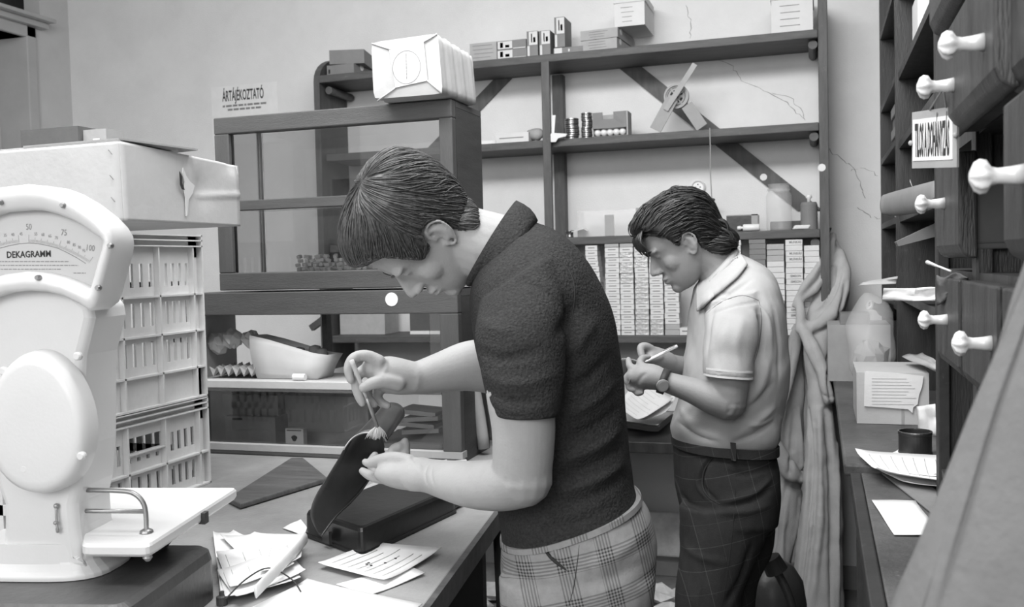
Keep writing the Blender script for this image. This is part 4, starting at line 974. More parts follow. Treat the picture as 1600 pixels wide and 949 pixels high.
sheet([(442,826),(470,811),(480,826),(474,838)],z+.0,'order_slip',M['paper'],'small white paper corner showing at the left of the machine base',curl=.0)
for k,(x,y) in enumerate(((573,882),(580,884),(602,880),(618,873),(576,880))):
    p=PZ(x,y,z+.012); tag(MB().ell(p,(.003,0,0),(0,.002,0),(0,0,.0012),8).build('dark_crumb',M['ink']),'dark crumb lying on the written slip before the machine base','crumb','crumbs on the written slip')
# ================================================================ RIGHT COUNTER AND CABINETS
RZ=.97; RXE=.050
rc=thing('cabinet_counter','worn dark counter along the right wall carrying the drawer cabinets','counter',(.35,2.0,0))
MB().box(RXE,XR-.002,2.222,YB-.022,RZ-.028,RZ).build('counter_top',M['ctopr'],rc,bevel=.006)
MB().box(RXE+.035,XR-.002,.2,2.222,RZ-.04,RZ-.018).build('counter_top',M['ctopr'],rc,bevel=.003)
MB().box(RXE+.012,RXE+.034,.2,2.21,RZ-.05,RZ-.017).build('edge_rail',M['cside'],rc,bevel=.003)
MB().box(RXE+.028,RXE+.05,.2,2.20,.05,RZ-.051).build('front_panel',M['cside'],rc)
MB().box(RXE+.05,XR-.002,2.16,2.20,.0,RZ-.041).build('end_panel',M['dwood2'],rc)
MB().box(RXE+.10,XR-.002,2.25,YB-.03,.0,RZ-.029).build('base_cabinet',M['dwood2'],rc)
for y in (.5,1.0,1.5,2.0): MB().box(RXE+.018,RXE+.028,y,y+.05,.06,RZ-.052).build('batten',M['cside'],rc)
# ---- open shelf unit on the right wall
u1=thing('open_shelf_cabinet','tall dark open shelf cabinet against the right wall near the corner','cabinet',(.45,3.2,RZ))
ux0=.252; uz=2.85
for y,nm in ((4.262,'side_panel'),(3.47,'divider'),(2.06,'side_panel')): MB().box(ux0,XR-.004,y,y+.026,RZ+.001,uz).build(nm,M['dwood2'],u1)
MB().box(XR-.018,XR-.004,2.087,4.26,RZ+.002,uz).build('back_panel',M['dwood2'],u1)
for z in (1.26,1.556,1.82,2.033,2.33,2.6): MB().box(ux0+.002,XR-.02,3.50,4.258,z-.022,z).build('shelf_board',M['dwood'],u1)
for z in (1.30,1.56,1.804,2.032,2.30,2.6): MB().box(ux0+.010,XR-.02,2.09,3.466,z-.024,z).build('shelf_board',M['dwood'],u1)
# things on those shelves
def onX(Xv,pts): return [PX(x,y,Xv) for x,y in pts]
p=PX(1428,25,.30); zs=2.033
wp=MB().obox((.33,2.98,zs+.065),(.06,0,0),(0,.09,.0),(0,0,.062)); tag(wp.build('paper_packet',M['boxw'],bevel=.012),'white paper packet on the high shelf of the open cabinet','packet')
for k in range(4):
    tag(MB().obox((.33,3.9,1.821+.02+.0405*k),(.05+.006*(k%2),0,0),(0,.10,0),(0,0,.019)).build('card_box',M['cartond'] if k%2 else M['boxg'],bevel=.003),f"small grey box in the corner bay stack of the open cabinet, {['bottom','second','third','topmost'][k]} one",'box','boxes in the corner bay')
tag(MB().obox((.30,3.75,1.572),(.03,0,0),(0,.04,.0),(0,0,.014)).build('paper_slip',M['paper']),'small white slip in the corner bay of the open cabinet','paper')
# rolled dark cloth sticking out of the shelf, papers on it
a=D(1383,320,2.75); b=D(1470,300,2.35)
tag(MB().tube([D(1380,320,2.75),D(1395,319,2.7),D(1430,312,2.5),D(1475,302,2.3)],[(.012,.028),(.018,.034),(.02,.036),(.02,.036)],16,sub=4).build('rolled_cloth',M['boxg'],smooth=True),'rolled grey cloth poking out of the open cabinet shelf','cloth')
tag(MB().grid([[D(x,y,d+k*.05) for x,y,d in ((1422,284-k*2,2.6),(1427,296,2.6),(1440,292,2.5),(1462,289,2.35))] for k in (0,1,2)]).build('curled_paper',M['paperg'],smooth=True,solid=.0012),'curled pale paper lying on the rolled grey cloth','paper')
tag(MB().prism([D(x,y,2.5) for x,y in ((1400,378),(1470,345),(1470,368),(1404,385))],(.0,.06,0)).build('flat_folder',M['boxg']),'flat grey folder under the rolled cloth in the open cabinet','folder')
# ---- drawer cabinet
DX=.215; dc=thing('drawer_cabinet','tall dark drawer cabinet with white porcelain knobs at right','cabinet',(.45,1.2,RZ))
yE=PX(1462,600,DX)[1]
zb=RZ-.017
MB().box(DX+.02,XR-.004,yE-.03,yE,zb,2.2).build('side_panel',M['dwood2'],dc)
MB().box(DX,DX+.02,yE-.045,yE,zb,2.2).build('corner_stile',M['cside'],dc,bevel=.002)
MB().box(XR-.02,XR-.004,.85,yE-.031,zb,2.2).build('back_panel',M['dwood2'],dc)
MB().box(DX+.0,XR-.004,.82,.849,zb,2.2).build('side_panel',M['dwood2'],dc)
mid_y=PX(1520,300,DX)[1]
MB().box(DX,DX+.022,mid_y-.03,mid_y+.012,1.06,2.2).build('middle_stile',M['dwood'],dc,bevel=.002)
MB().box(DX+.021,XR-.021,mid_y-.012,mid_y+.004,1.0,2.2).build('partition',M['dwood'],dc)
m2=PX(1640,300,DX)[1]; MB().box(DX,DX+.022,m2-.03,m2+.01,1.06,2.2).build('middle_stile',M['dwood'],dc,bevel=.002)
for z in (1.40,1.615,1.81,2.0): MB().box(DX+.004,XR-.021,.85,yE-.046,z-.018,z).build('runner_board',M['dwood'],dc)
for z in (1.005,): MB().box(DX+.004,XR-.021,.85,yE-.046,z,z+.014).build('runner_board',M['dwood2'],dc)
MB().box(DX+.03,DX+.04,.85,yE-.046,zb,1.0).build('lower_panel',M['dwood2'],dc)
def knob(p,parent,s=.92):
    mb=MB().lathe([(.0105*s,0),(.0085*s,-.010*s),(.0075*s,-.022*s),(.009*s,-.028*s),(.0145*s,-.032*s),(.0155*s,-.038*s),(.0125*s,-.043*s),(.004*s,-.047*s),(0,-.047*s)],p,(1,0,0),48)
    # scalloped head
    v=[]; p=np.array(p)
    for q in mb.v:
        q=np.array(q); d=q-p
        if d[0]<-.030*s:
            a=math.atan2(d[2],d[1]); d[1:]*=1+.09*math.cos(8*a)
        v.append(tuple(p+d))
    mb.v=v; return mb.build('porcelain_knob',M['porc'],parent,smooth=True,label='white scalloped porcelain knob')
def drawer(yn,yf,z0,z1,X,label,knobs,depth=.26,cut=None):
    "front board with rounded lower edge and the box behind it, one part of the cabinet; knobs are its sub-parts"
    t=.024; pr=[(X,z1),(X,z0+.02),(X+.006,z0+.006),(X+.016,z0),(X+t,z0),(X+t,z1)]
    mb=MB().prism([(x,yn,z) for x,z in pr],(0,yf-yn,0))
    e=.0005
    if depth:
        mb.box(X+t-e,X+t+depth,yf-.026,yf-.014,z0+.02,z1-.03,1).box(X+t-e,X+t+depth,yn+.014,yn+.026,z0+.02,z1-.03,1)
        mb.box(X+t-e,X+t+depth,yn+.014,yf-.014,z0+.012,z0+.021,1).box(X+t+depth-.01,X+t+depth,yn+.014,yf-.014,z0+.02,z1-.03,1)
    o=mb.build('drawer',[M['dwood'],M['cartonk']],dc,bevel=.003)
    for (x,y) in knobs:
        p=PX(x,y,X); knob((X,p[1],p[2]),o)
    return o
def yz(x,y,X): p=PX(x,y,X); return p[1],p[2]
X_=.19
ya,zt=yz(1462,262,X_); yb,zb_=yz(1498,404,X_)
drawer(yb,ya,zb_,zt+.0,X_,'narrow closed drawer below the hanging sign, knob at its middle',[(1476,318)],depth=.1)
X_=.165
ya,za=yz(1462,150,X_); yb,z0_=yz(1553,143,X_); z1_=yz(1500,12,X_)[1]
z0_=(yz(1495,190,X_)[1]+z0_)/2
dB=drawer(yb,ya,z0_,z1_,X_,'big upper drawer pulled out with two porcelain knobs above the sign',[(1537,66),(1490,133)],depth=.2)
X_=.16; ya,za=yz(1451,40,X_); yb,_=yz(1475,5,X_); z0_=yz(1460,60,X_)[1]
ya2=yz(1452,50,X_)[0]
drawer(ya2-.26,ya2,yz(1455,55,X_)[1],2.02,X_,'topmost dark drawer pulled far out at the upper edge',[],depth=.2)
X_=.17; ya,zt=yz(1567,165,X_); yb=.88; z0_=yz(1567,408,X_)[1]
drawer(yb,ya,z0_,zt,X_,'pulled drawer at the right edge with a large porcelain knob',[(1600,273)],depth=.2)
X_=.18; ya,_=yz(1567,60,X_); z0_=yz(1580,140,X_)[1]
drawer(.87,ya,z0_,1.95,X_,'upper right drawer above the pulled one at the picture edge',[],depth=.1)
X_=.195
ya,_=yz(1464,500,X_); yb,_=yz(1498,500,X_); zt=yz(1464,432,X_)[1]; z0_=yz(1462,563,X_)[1]
drawer(yb+.004,ya,z0_,zt,X_,'lower left tall drawer under the crumpled cloth',[(1480,500)],depth=.1)
ya,_=yz(1503,500,X_); yb,_=yz(1558,500,X_)
drawer(yb,ya,z0_,zt,X_,'lower middle tall drawer with a chipped porcelain knob',[(1549,537)],depth=.1)
drawer(.87,yb-.03,z0_,zt,X_,'lower right tall drawer behind the foreground coat',[],depth=.1)
# hanging sign
sX=.105; s_=thing('hanging_sign','white and grey smoking ban sign hung from a porcelain knob','sign',(sX,1.2,1.5))
c4=[D(1427,178,1.36),D(1493,163,1.24),D(1497,264,1.24),D(1423,261,1.36)]
U=(c4[1]-c4[0]+c4[2]-c4[3])/2; V=(c4[0]-c4[3]+c4[1]-c4[2])/2; nrm=np.cross(U,V); nrm/=np.linalg.norm(nrm)
if np.dot(nrm,FWD)>0: nrm=-nrm
Cc=sum(c4)/4; nrm0=nrm; Ul=np.linalg.norm(U); Vl=np.linalg.norm(V); Un=U/Ul; Vn=V/Vl
def sg(u,v): return Cc+U*(u-.5)+V*(v-.5)
MB().prism([sg(0,0),sg(1,0),sg(1,1),sg(0,1)],-nrm*.003).build('sign_board',M['cartond'],s_)
MB().prism([sg(.03,.13),sg(.92,.13),sg(.92,.86),sg(.03,.86)],nrm*.0008).build('white_field',M['paper'],s_)
Ux=sg(.9,.5)-sg(.05,.5); Uxn=Ux/np.linalg.norm(Ux); Vx=sg(.5,.8)-sg(.5,.2); Vxn=Vx/np.linalg.norm(Vx)
tm=MB(); text_geo(tm,'TILOS A DOHÁNYZÁS',.062,sg(.475,.46)+nrm*.0012,Uxn,Vxn,0,sx=.152,bold=.0022); tm.build('sign_lettering',M['ink'],s_)
kp=D(1474,138,1.25)
for e_ in (sg(.42,1),sg(.78,1)): MB().tube([e_,kp],.0014,6).build('hanging_loop',M['cord'],s_)
for e_ in (sg(-.0,.45),sg(1.0,.52)): MB().ell(e_+nrm*.002,Un*.004,Vn*.004,nrm*.003,10).build('pin',M['boxl'],s_)
# crumpled cloth and bones of wire over the lower drawers
mb=MB(); mb.ell(D(1478,455,1.62),Un*.045,Vn*.020,FWD*.02,14).ell(D(1497,438,1.5),Un*.03,Vn*.012,FWD*.02,12)
mb.v=[tuple(np.array(p)+RNG.normal(0,.003,3)) for p in mb.v]
mb2=MB().grid([[D(1464+k*6,430+3*math.sin(k*.9)+r*((46-k*4)/10)+1.5*math.sin(r*.8+k),1.60-k*.025+.010*math.sin(r*.9+k*1.3)) for k in range(9)] for r in range(11)])
tag(mb2.build('crumpled_rag',M['cartonk'],smooth=True,solid=.002),'dark crumpled rag draped over the lower left drawer','rag')
tag(MB().tube([D(1449,410,1.7),D(1465,416,1.66),D(1486,424,1.6)],[.004,.002,.002],8).ell(D(1449,410,1.7),Un*.005,Vn*.004,FWD*.004,8).build('white_stick',M['porc'],smooth=True),'thin white stick lying on the crumpled rag','stick')
def crump(name,pts,d0,d1,m,label,amp=.01,seed=1):
    "sheet with a wavy interior over an outline quad given in photo space"
    r_=np.random.default_rng(seed); n=9; G=[]; ph=r_.uniform(0,6,4)
    for i in range(n):
        row=[]
        for j in range(n):
            u=i/(n-1); v=j/(n-1); x=(pts[0][0]*(1-u)+pts[1][0]*u)*(1-v)+(pts[3][0]*(1-u)+pts[2][0]*u)*v; y=(pts[0][1]*(1-u)+pts[1][1]*u)*(1-v)+(pts[3][1]*(1-u)+pts[2][1]*u)*v
            d=d0*(1-v)+d1*v+amp*(math.sin(7*u+ph[0])*math.cos(5*v+ph[1])+.5*math.sin(13*u*v+ph[2]))
            row.append(D(x+1.5*math.sin(9*v+ph[3]),y+1.5*math.sin(8*u+ph[1]),d))
        G.append(row)
    return tag(MB().grid(G).build(name,m,smooth=True,solid=.0012),label,'paper')
crump('crumpled_paper',[(1342,445),(1355,440),(1403,432),(1400,442)],2.9,2.8,M['paperg'],'curled grey paper tip sticking out left of the open cabinet',.004,3)
crump('crumpled_paper',[(1378,470),(1380,452),(1500,452),(1490,470)],2.7,2.2,M['paper'],'white sheet with curled left edge sticking out of the open cabinet',.012,4)
crump('crumpled_paper',[(1424,472),(1430,450),(1500,446),(1498,470)],2.1,2.0,M['paper'],'crumpled white paper above the lower left drawer knob',.016,5)
crump('crumpled_paper',[(1408,556),(1440,552),(1466,566),(1464,580)],2.75,2.4,M['paperg'],'small curved paper leaf over the labelled carton',.01,6)
# ---- boxes at the back end of the right counter
def cbox(xl,xr,yt,yb,Y,dp,z0,name,ms,label,cat='box',marks=None,rot=0,bevel=.003):
    a=PY(xl,yb,Y); b=PY(xr,yb,Y); t=PY((xl+xr)/2,yt,Y)[2]; c=np.array([(a[0]+b[0])/2,Y+dp/2,(z0+t)/2]); w=b[0]-a[0]
    ax=np.array([math.cos(rot),math.sin(rot),0]); ay=np.array([-math.sin(rot),math.cos(rot),0])
    mb=MB().obox(c,ax*w/2,ay*dp/2,(0,0,(t-z0)/2))
    if marks: marks(mb,c-ay*(dp/2+.0006),ax,w,t-z0,ay)
    o=mb.build(name,ms); return tag(o,label,cat),c,w,t
zz=RZ+.001
o,c,w,t=cbox(1294,1392,508,596,3.68,.26,zz,'cardboard_box',[M['cartond'],M['ink']],'plain grey cardboard box at the far end of the right counter')
cbox(1313,1359,490,512,3.70,.13,t+.001,'card_box',[M['boxg'],M['greyink']],'small grey box with ruled front on the plain cardboard box',marks=mrk((.3,.92,.25,.32,1),(.3,.92,.7,.76,1),(.3,.32,.25,.75,1),(.9,.92,.25,.75,1)))
bb=thing('dark_bottle','dark bottle lying on its side on the boxes by the cabinet','bottle',PY(1385,500,3.66))
a=PY(1360,477,3.64); b=PY(1400,490,3.7)
MB().tube([a,a*.7+b*.3,a*.5+b*.5,b],[.014,.014,.026,.028],16,sub=3).build('bottle_body',M['black'],bb,smooth=True); MB().lathe([(.008,0),(.0165,0),(.0165,.006),(.008,.006)],a,(a-b),16,ring=True).build('bottle_mouth',M['boxl'],bb)
# plastic bag of paper
mb=MB().ell((.165,3.42,RZ+.17),(.078,0,0),(0,.09,0),(0,0,.165),26); v=[]
for q in mb.v:
    q=np.array(q); q=q+np.array([.006*math.sin(40*q[2]+9*q[0]),.01*math.sin(25*q[0]+30*q[2]),.004*math.sin(60*q[0])]); q[2]=max(q[2],RZ+.002); v.append(tuple(q))
mb.v=v; tag(mb.build('plastic_bag',M['film'],smooth=True),'clear plastic bag standing against the open cabinet side','bag')
mb=MB().ell((.165,3.42,RZ+.10),(.052,0,0),(0,.06,0),(0,0,.075),16); mb.v=[tuple(np.array(q)+RNG.normal(0,.006,3)) for q in mb.v]
tag(mb.build('crumpled_paper',M['boxl']),'crumpled grey paper inside the clear plastic bag','paper')
o,c,w,t=cbox(1339,1452,583,662,2.76,.28,zz,'cardboard_box',[M['carton'],M['cartond']],'pale cardboard box with a torn white label on the right counter',marks=mrk((.62,.66,.0,.98,1)))
Y_=2.757; q=[(1351,580),(1400,583),(1443,588),(1441,604),(1436,618),(1434,632),(1427,637),(1426,646),(1419,640),(1395,638),(1350,635)]
MB().prism([PY(x,y,Y_-.002) for x,y in q],(0,.0015,0)).build('torn_label',M['paper'],o,label='torn white label')
lm=MB()
for k in range(9):
    y=592+k*5; a=PY(1362,y,Y_-.0026); b=PY(1362+random.uniform(45,70),y+.6,Y_-.0026); lm.prism([a,b,b+np.array([0,0,.0012]),a+np.array([0,0,.0012])],(0,-.0003,0))
lm.build('label_print',M['faint'],o)
crump('crumpled_paper',[(1434,636),(1437,682),(1462,680),(1460,632)],2.5,2.4,M['paper'],'white creased paper standing beside the tin',.006,8)
tn=thing('round_tin','low dark metal tin standing on the right counter','tin',PZ(1430,715,RZ+.001))
tc=PZ(1430,709,RZ+.001); tr=.037
MB().lathe([(tr,0),(tr,.004),(tr*.97,.006),(tr*.97,.044),(tr,.046),(tr,.050),(tr*.92,.050),(tr*.92,.004),(0,.003)],tc,n=36).build('tin_body',M['tind'],tn,smooth=False)
MB().lathe([(tr*.93,.050),(tr*1.0,.050),(tr*1.0,.0525),(tr*.93,.0525)],tc,n=36,ring=True).build('tin_rim',M['tinm'],tn)
# papers on the right counter
sheet([(1336,712),(1372,742),(1500,765),(1500,722)],RZ+.006,'loose_paper',M['paper'],'wide written sheet with curled left corner on the right counter',curl=.010,prints=8)
sheet([(1385,715),(1405,703),(1424,716),(1400,728)],RZ+.003,'loose_paper',M['paper'],'white paper corner showing beside the round tin',curl=.002)
sheet([(1352,716),(1380,738),(1470,752),(1440,722)],RZ+.001,'loose_paper',M['paper'],'white sheet lying beneath the written one on the right counter',curl=.006)
RL=RZ-.017
sheet([(1372,738),(1418,757),(1500,768),(1490,742)],RL+.012,'loose_paper',M['paper'],'folded white sheet over the lower step of the right counter',curl=.004)
tag(MB().prism([PZ(x,y,RL+.001) for x,y in ((1378,742),(1470,815),(1500,800),(1430,742))],(0,0,.004)).build('folder',M['boxg'],bevel=.001),'dark folder lying under the loose sheets on the right counter','folder')
sheet([(1362,783),(1397,836),(1475,838),(1430,784)],RL+.002,'blank_sheet',M['paper'],'blank white sheet lying alone on the lower right counter',curl=.0008)
sheet([(1430,880),(1438,873),(1445,880),(1438,888)],RL+.002,'paper_scrap',M['paperg'],'tiny paper scrap on the counter near the foreground coat',curl=0)
for k in range(4): tag(MB().obox((RXE-.012,1.93,RZ-.285+k*.006),(.035,0,0),(0,.03,.0),(0,0,.0024)).build('card_slip',M['boxl']),'small card poking out under the right counter edge','card','cards poking out of the counter')
# ================================================================ COATS, CANISTER
def drape(name,secs,m,label,cat,depth,folds=9,amp=.018,seed=0,parent=None,nring=72):
    "hanging cloth: closed ring sections (xl,xr,y), deep folds running down"
    r_=np.random.default_rng(seed); ph=r_.uniform(0,6.28,6); G=[]
    S_=[]; keys=[np.array(s,float) for s in secs]; K_,_=cr_path(keys,[0]*len(keys),6)
    for idx,(xl,xr,y,d) in enumerate(K_):
        t=idx/len(K_); row=[]
        for k in range(nring):
            a=2*math.pi*k/nring; c=math.cos(a); s=math.sin(a); u=c
            f=amp*(.25+t)*(math.sin(folds*a*.5+ph[0]+1.2*t)+.6*math.sin(folds*a+ph[1]-2*t)+.3*math.sin(folds*1.7*a+ph[2]))
            cx=(xl+xr)/2; w=(xr-xl)/2; p=D(cx+w*u,y,d); th_=min(depth,(xr-xl)/1500*d*.6+.01)
            row.append(p+FWD*(th_*s+f)+RGT*f*.35*s)
        G.append(row)
    mb=MB().grid(G,closed=True); mb.add(G[0],[tuple(range(nring))[::-1]]); mb.add(G[-1],[tuple(range(nring))])
    o=mb.build(name,m,parent,smooth=True)
    if label: tag(o,label,cat)
    return o
M['coat']=mat('work_coat',.40,.95,.10,12,.35,220); M['coat2']=mat('work_coat_dim',.27,.95,.1,12,.35,220)
ho=thing('coat_hook','small metal coat hook on the plaster wall','hook',PY(1301,362,YB)); MB().tube([PY(1296,361,YB-.001),PY(1296,361,YB-.05)+np.array([0,0,0]),PY(1298,357,YB-.09)],.004,8,sub=3).build('hook_rod',M['iron'],ho,smooth=True)
cn=thing('sprayer_canister','dark canister with curved pipe handle standing on the floor','canister',D(1215,990,3.0))
cn.location[2]=0
c=D(1206,930,3.15); 
MB().lathe([(0,.002),(.105,.002),(.11,.02),(.11,.30),(.10,.37),(.07,.42),(.03,.44),(0,.442)],(c[0],c[1],0),n=32).build('tank',M['iron'],cn,smooth=True)
MB().tube([D(1203,872,2.86),D(1214,893,2.86)],[.030,.034],20).build('nozzle_head',M['cside'],cn,smooth=False)
MB().tube([D(1210,888,2.86),D(1220,905,2.85),D(1231,928,2.83),D(1238,955,2.82),D(1242,1000,2.81)],.013,12,sub=4).build('curved_pipe',M['cside'],cn,smooth=True)
# ================================================================ PEOPLE
def skinmat(name,g):
    m=mat(name,g,.55,.07,14,.12,260,spec=.35); b=m.node_tree.nodes['Principled BSDF']
    b.inputs['Subsurface Weight'].default_value=.0; return m
M['skin']=skinmat('skin',.36); M['skin2']=skinmat('skin_tanned',.27)
M['hair']=mat('brown_hair',.060,.42,.6,160,.0,spec=.5); M['hair2']=mat('dark_hair',.022,.42,.6,160,.0,spec=.5)
M['polo']=mat('terry_knit',.040,.95,.35,230,1.0,240,spec=.1,sheen=.0)
M['shirt']=mat('light_shirt',.39,.85,.05,14,.15,300,spec=.2)
def check_mat(name,base,dark,per,fine,duty,rough=.9,bump=.2):
    m=mat(name,base,rough,.10,60,bump,300,spec=.15); N=m.node_tree.nodes; L=m.node_tree.links; b=N['Principled BSDF']
    src=b.inputs['Base Color'].links[0].from_socket
    tc=N.new('ShaderNodeTexCoord'); mp=N.new('ShaderNodeMapping'); mp.inputs['Rotation'].default_value=(0,.22,math.radians(-17.7)); L.new(tc.outputs['Object'],mp.inputs[0])
    sx=N.new('ShaderNodeSeparateXYZ'); L.new(mp.outputs[0],sx.inputs[0])
    def op(o,a,bv):
        n=N.new('ShaderNodeMath'); n.operation=o
        for i,q in enumerate((a,bv)):
            if q is None: continue
            if isinstance(q,(int,float)): n.inputs[i].default_value=q
            else: L.new(q,n.inputs[i])
        return n.outputs[0]
    def stripes(ax):
        band=op('LESS_THAN',op('FRACT',op('DIVIDE',sx.outputs[ax],per),None),duty)
        f=op('LESS_THAN',op('FRACT',op('DIVIDE',sx.outputs[ax],fine),None),.5)
        return op('MULTIPLY',band,f)
    t=op('MULTIPLY',op('ADD',stripes(0),stripes(2)),.5)
    mx=N.new('ShaderNodeMixRGB'); L.new(t,mx.inputs[0]); L.new(src,mx.inputs[1]); mx.inputs[2].default_value=(dark,dark,dark,1); L.new(mx.outputs[0],b.inputs['Base Color']); return m
M['check']=check_mat('glen_check',.30,.05,.064,.0048,.42); M['darkcheck']=check_mat('dark_check',.036,.10,.055,.004,.05)
def remesh(mb,name,voxel,smooth=4,factor=.6):
    me=mb.mesh(name,[]); o=bpy.data.objects.new('tmp',me); link(o)
    r=o.modifiers.new('r','REMESH'); r.mode='VOXEL'; r.voxel_size=voxel; r.use_smooth_shade=True
    s=o.modifiers.new('s','SMOOTH'); s.iterations=smooth; s.factor=factor
    dg=bpy.context.evaluated_depsgraph_get(); dg.update(); out=bpy.data.meshes.new_from_object(o.evaluated_get(dg)); bpy.data.objects.remove(o); out.name=name; return out
def arr(me): a=np.empty(len(me.vertices)*3); me.vertices.foreach_get('co',a); return a.reshape(-1,3)
def nrm_(me): a=np.empty(len(me.vertices)*3); me.vertices.foreach_get('normal',a); return a.reshape(-1,3)
def put(me,v): me.vertices.foreach_set('co',v.ravel()); me.update()
def creases(me,lst):
    "fold lines: (pixel polyline, half width in metres, height)"
    v=arr(me); n=nrm_(me); bv=BVHTree.FromPolygons(v.tolist(),[tuple(p.vertices) for p in me.polygons]); disp=np.zeros(len(v))
    for pts,w,h in lst:
        P=[]
        pp,_=cr_path([(x,y,0) for x,y in pts],[0]*len(pts),5) if len(pts)>2 else ([np.array((*pts[0],0.))*(1-t)+np.array((*pts[1],0.))*t for t in np.linspace(0,1,6)],0)
        for q in pp:
            r=ray(q[0],q[1]); hit=bv.ray_cast(Vector(C0),Vector(r).normalized())
            if hit[0] is not None: P.append(np.array(hit[0]))
        if len(P)<2: continue
        n_=len(P)-1; best=np.full(len(v),1e9); bt=np.zeros(len(v))
        lo=np.min(P,0)-4*w; hi=np.max(P,0)+4*w; sel=np.where(np.all((v>lo)&(v<hi),1))[0]; vs=v[sel]; bb=np.full(len(sel),1e9); tt=np.zeros(len(sel))
        for i in range(n_):
            a,b=P[i],P[i+1]; ab=b-a; t=np.clip(((vs-a)@ab)/(ab@ab+1e-12),0,1); d=np.linalg.norm(vs-a-t[:,None]*ab,axis=1)
            m_=d<bb; bb[m_]=d[m_]; tt[m_]=(i+t[m_])/n_
        taper=np.sin(np.clip(tt,0.04,.96)*math.pi)**.6; disp[sel]+=h*np.exp(-(bb/w)**2)*taper
    put(me,v+n*disp[:,None])
def wrinkle(me,amp,scales=((9,1.),(21,.6),(43,.3)),seed=0,aniso=(1,1,2.2)):
    r_=np.random.default_rng(seed); v=arr(me); n=nrm_(me); d=np.zeros(len(v))
    for sc,w in scales:
        for k in range(5):
            k_=r_.normal(0,1,3)*np.array(aniso); k_*=sc/np.linalg.norm(k_)*2; d+=w*np.sin(v@k_+r_.uniform(0,6)+1.6*np.sin(v@(r_.normal(0,1,3)*sc*.7)+r_.uniform(0,6)))/5
    put(me,v+n*(d*amp)[:,None])
def obj_from(me,name,m,parent=None,base=None,label=None):
    v=arr(me); c=(v.min(0)+v.max(0))/2; c[2]=v[:,2].min(); base=c if base is None else base
    put(me,v-base); me.materials.clear()
    for q in (m if isinstance(m,list) else [m]): me.materials.append(q)
    me.polygons.foreach_set('use_smooth',[True]*len(me.polygons)); o=bpy.data.objects.new(name,me); link(o); o.location=base
    if parent is not None: par(o,parent)
    if label: o['label']=label
    return o
def loft(mb,secs,n=36,sub=5,p=2.3,grow=0):
    "sections: left px, right px (x,y each), depth, half thickness"
    S_,_=cr_path([np.array(s,float) for s in secs],[0]*len(secs),sub); G=[]
    for lx,ly,rx,ry,d,t in S_:
        a=D(lx,ly,d); b=D(rx,ry,d); c=(a+b)/2; h=(b-a)/2; L=np.linalg.norm(h); h=h*(1+grow/L); f=FWD*(t+grow)
        row=[]
        for k in range(n):
            q=2*math.pi*k/n; ca,sa=math.cos(q),math.sin(q); e=2/p
            row.append(c+h*math.copysign(abs(ca)**e,ca)+f*math.copysign(abs(sa)**e,sa))
        G.append(row)
    mb.grid(G,closed=True); mb.add(G[0],[tuple(range(n))[::-1]]); mb.add(G[-1],[tuple(range(n))]); return mb
def limb(mb,pts,n=20,sub=4,grow=0):
    "points: (x,y,d,r_px) or (x,y,d,r_px,depth half m)"
    P=[];R=[]
    for q in pts:
        P.append(D(q[0],q[1],q[2])); r=q[3]*q[2]/F+grow; R.append((q[4]+grow if len(q)>4 else r,r))
    mb.tube(P,R,n,sub=sub,flat=FWD); mb.ell(P[0],FWD*R[0][0],RGT*R[0][1],UPV*R[0][1],14).ell(P[-1],FWD*R[-1][0],RGT*R[-1][1],UPV*R[-1][1],14); return mb
def bvh_of(o):
    v=arr(o.data)+np.array(o.location); return BVHTree.FromPolygons(v.tolist(),[tuple(p.vertices) for p in o.data.polygons])
def onsurf(bv,x,y,d,off):
    r=Vector(ray(x,y)).normalized(); h=bv.ray_cast(Vector(C0),r)
    if h[0] is None: h=bv.find_nearest(Vector(D(x,y,d)))
    n=h[1]; n=-n if n.dot(r)>0 and h[0] is not None and off>0 and n.dot(r)>.2 else n
    return np.array(h[0]+n*off)
def ribbon(bv,pts,w,d,off,name,m,parent,label=None):
    "thin strip of cloth or stitching lying on a garment along a photo line"
    pp,_=cr_path([(x,y,0) for x,y in pts],[0]*len(pts),6); P=[onsurf(bv,q[0],q[1],d,off) for q in pp]; n=len(P)
    MB().tube(P,[w*(.25+.75*math.sin(math.pi*(i+.5)/n)) for i in range(n)],6).build(name,m,parent,smooth=True,label=label)
def patch(bv,A_,B_,d,off,name,m,parent,n=14,mirror=None):
    a,_=cr_path([(x,y,0) for x,y in A_],[0]*len(A_),n); b,_=cr_path([(x,y,0) for x,y in B_],[0]*len(B_),n); k=min(len(a),len(b))
    a=[a[int(i*(len(a)-1)/(k-1))] for i in range(k)]; b=[b[int(i*(len(b)-1)/(k-1))] for i in range(k)]; G=[]
    for t in np.linspace(0,1,9): G.append([onsurf(bv,*(p*(1-t)+q*t)[:2],d,off*(.5+.5*t)) for p,q in zip(a,b)])
    for _ in range(3):
        Q=[[G[i][j] if j in (0,k-1) or i in (0,8) else (G[i-1][j]+G[i+1][j]+G[i][j-1]+G[i][j+1]+G[i][j]*2)/6 for j in range(k)] for i in range(9)]; G=Q
    mb=MB().grid(G)
    if mirror:
        fn=FWD/np.linalg.norm(FWD); H_=[[p-fn*2*(np.dot(p-C0,fn)-mirror) for p in row] for row in G]; mb.grid(H_)
    mb.build(name,m,parent,smooth=True,solid=.005)
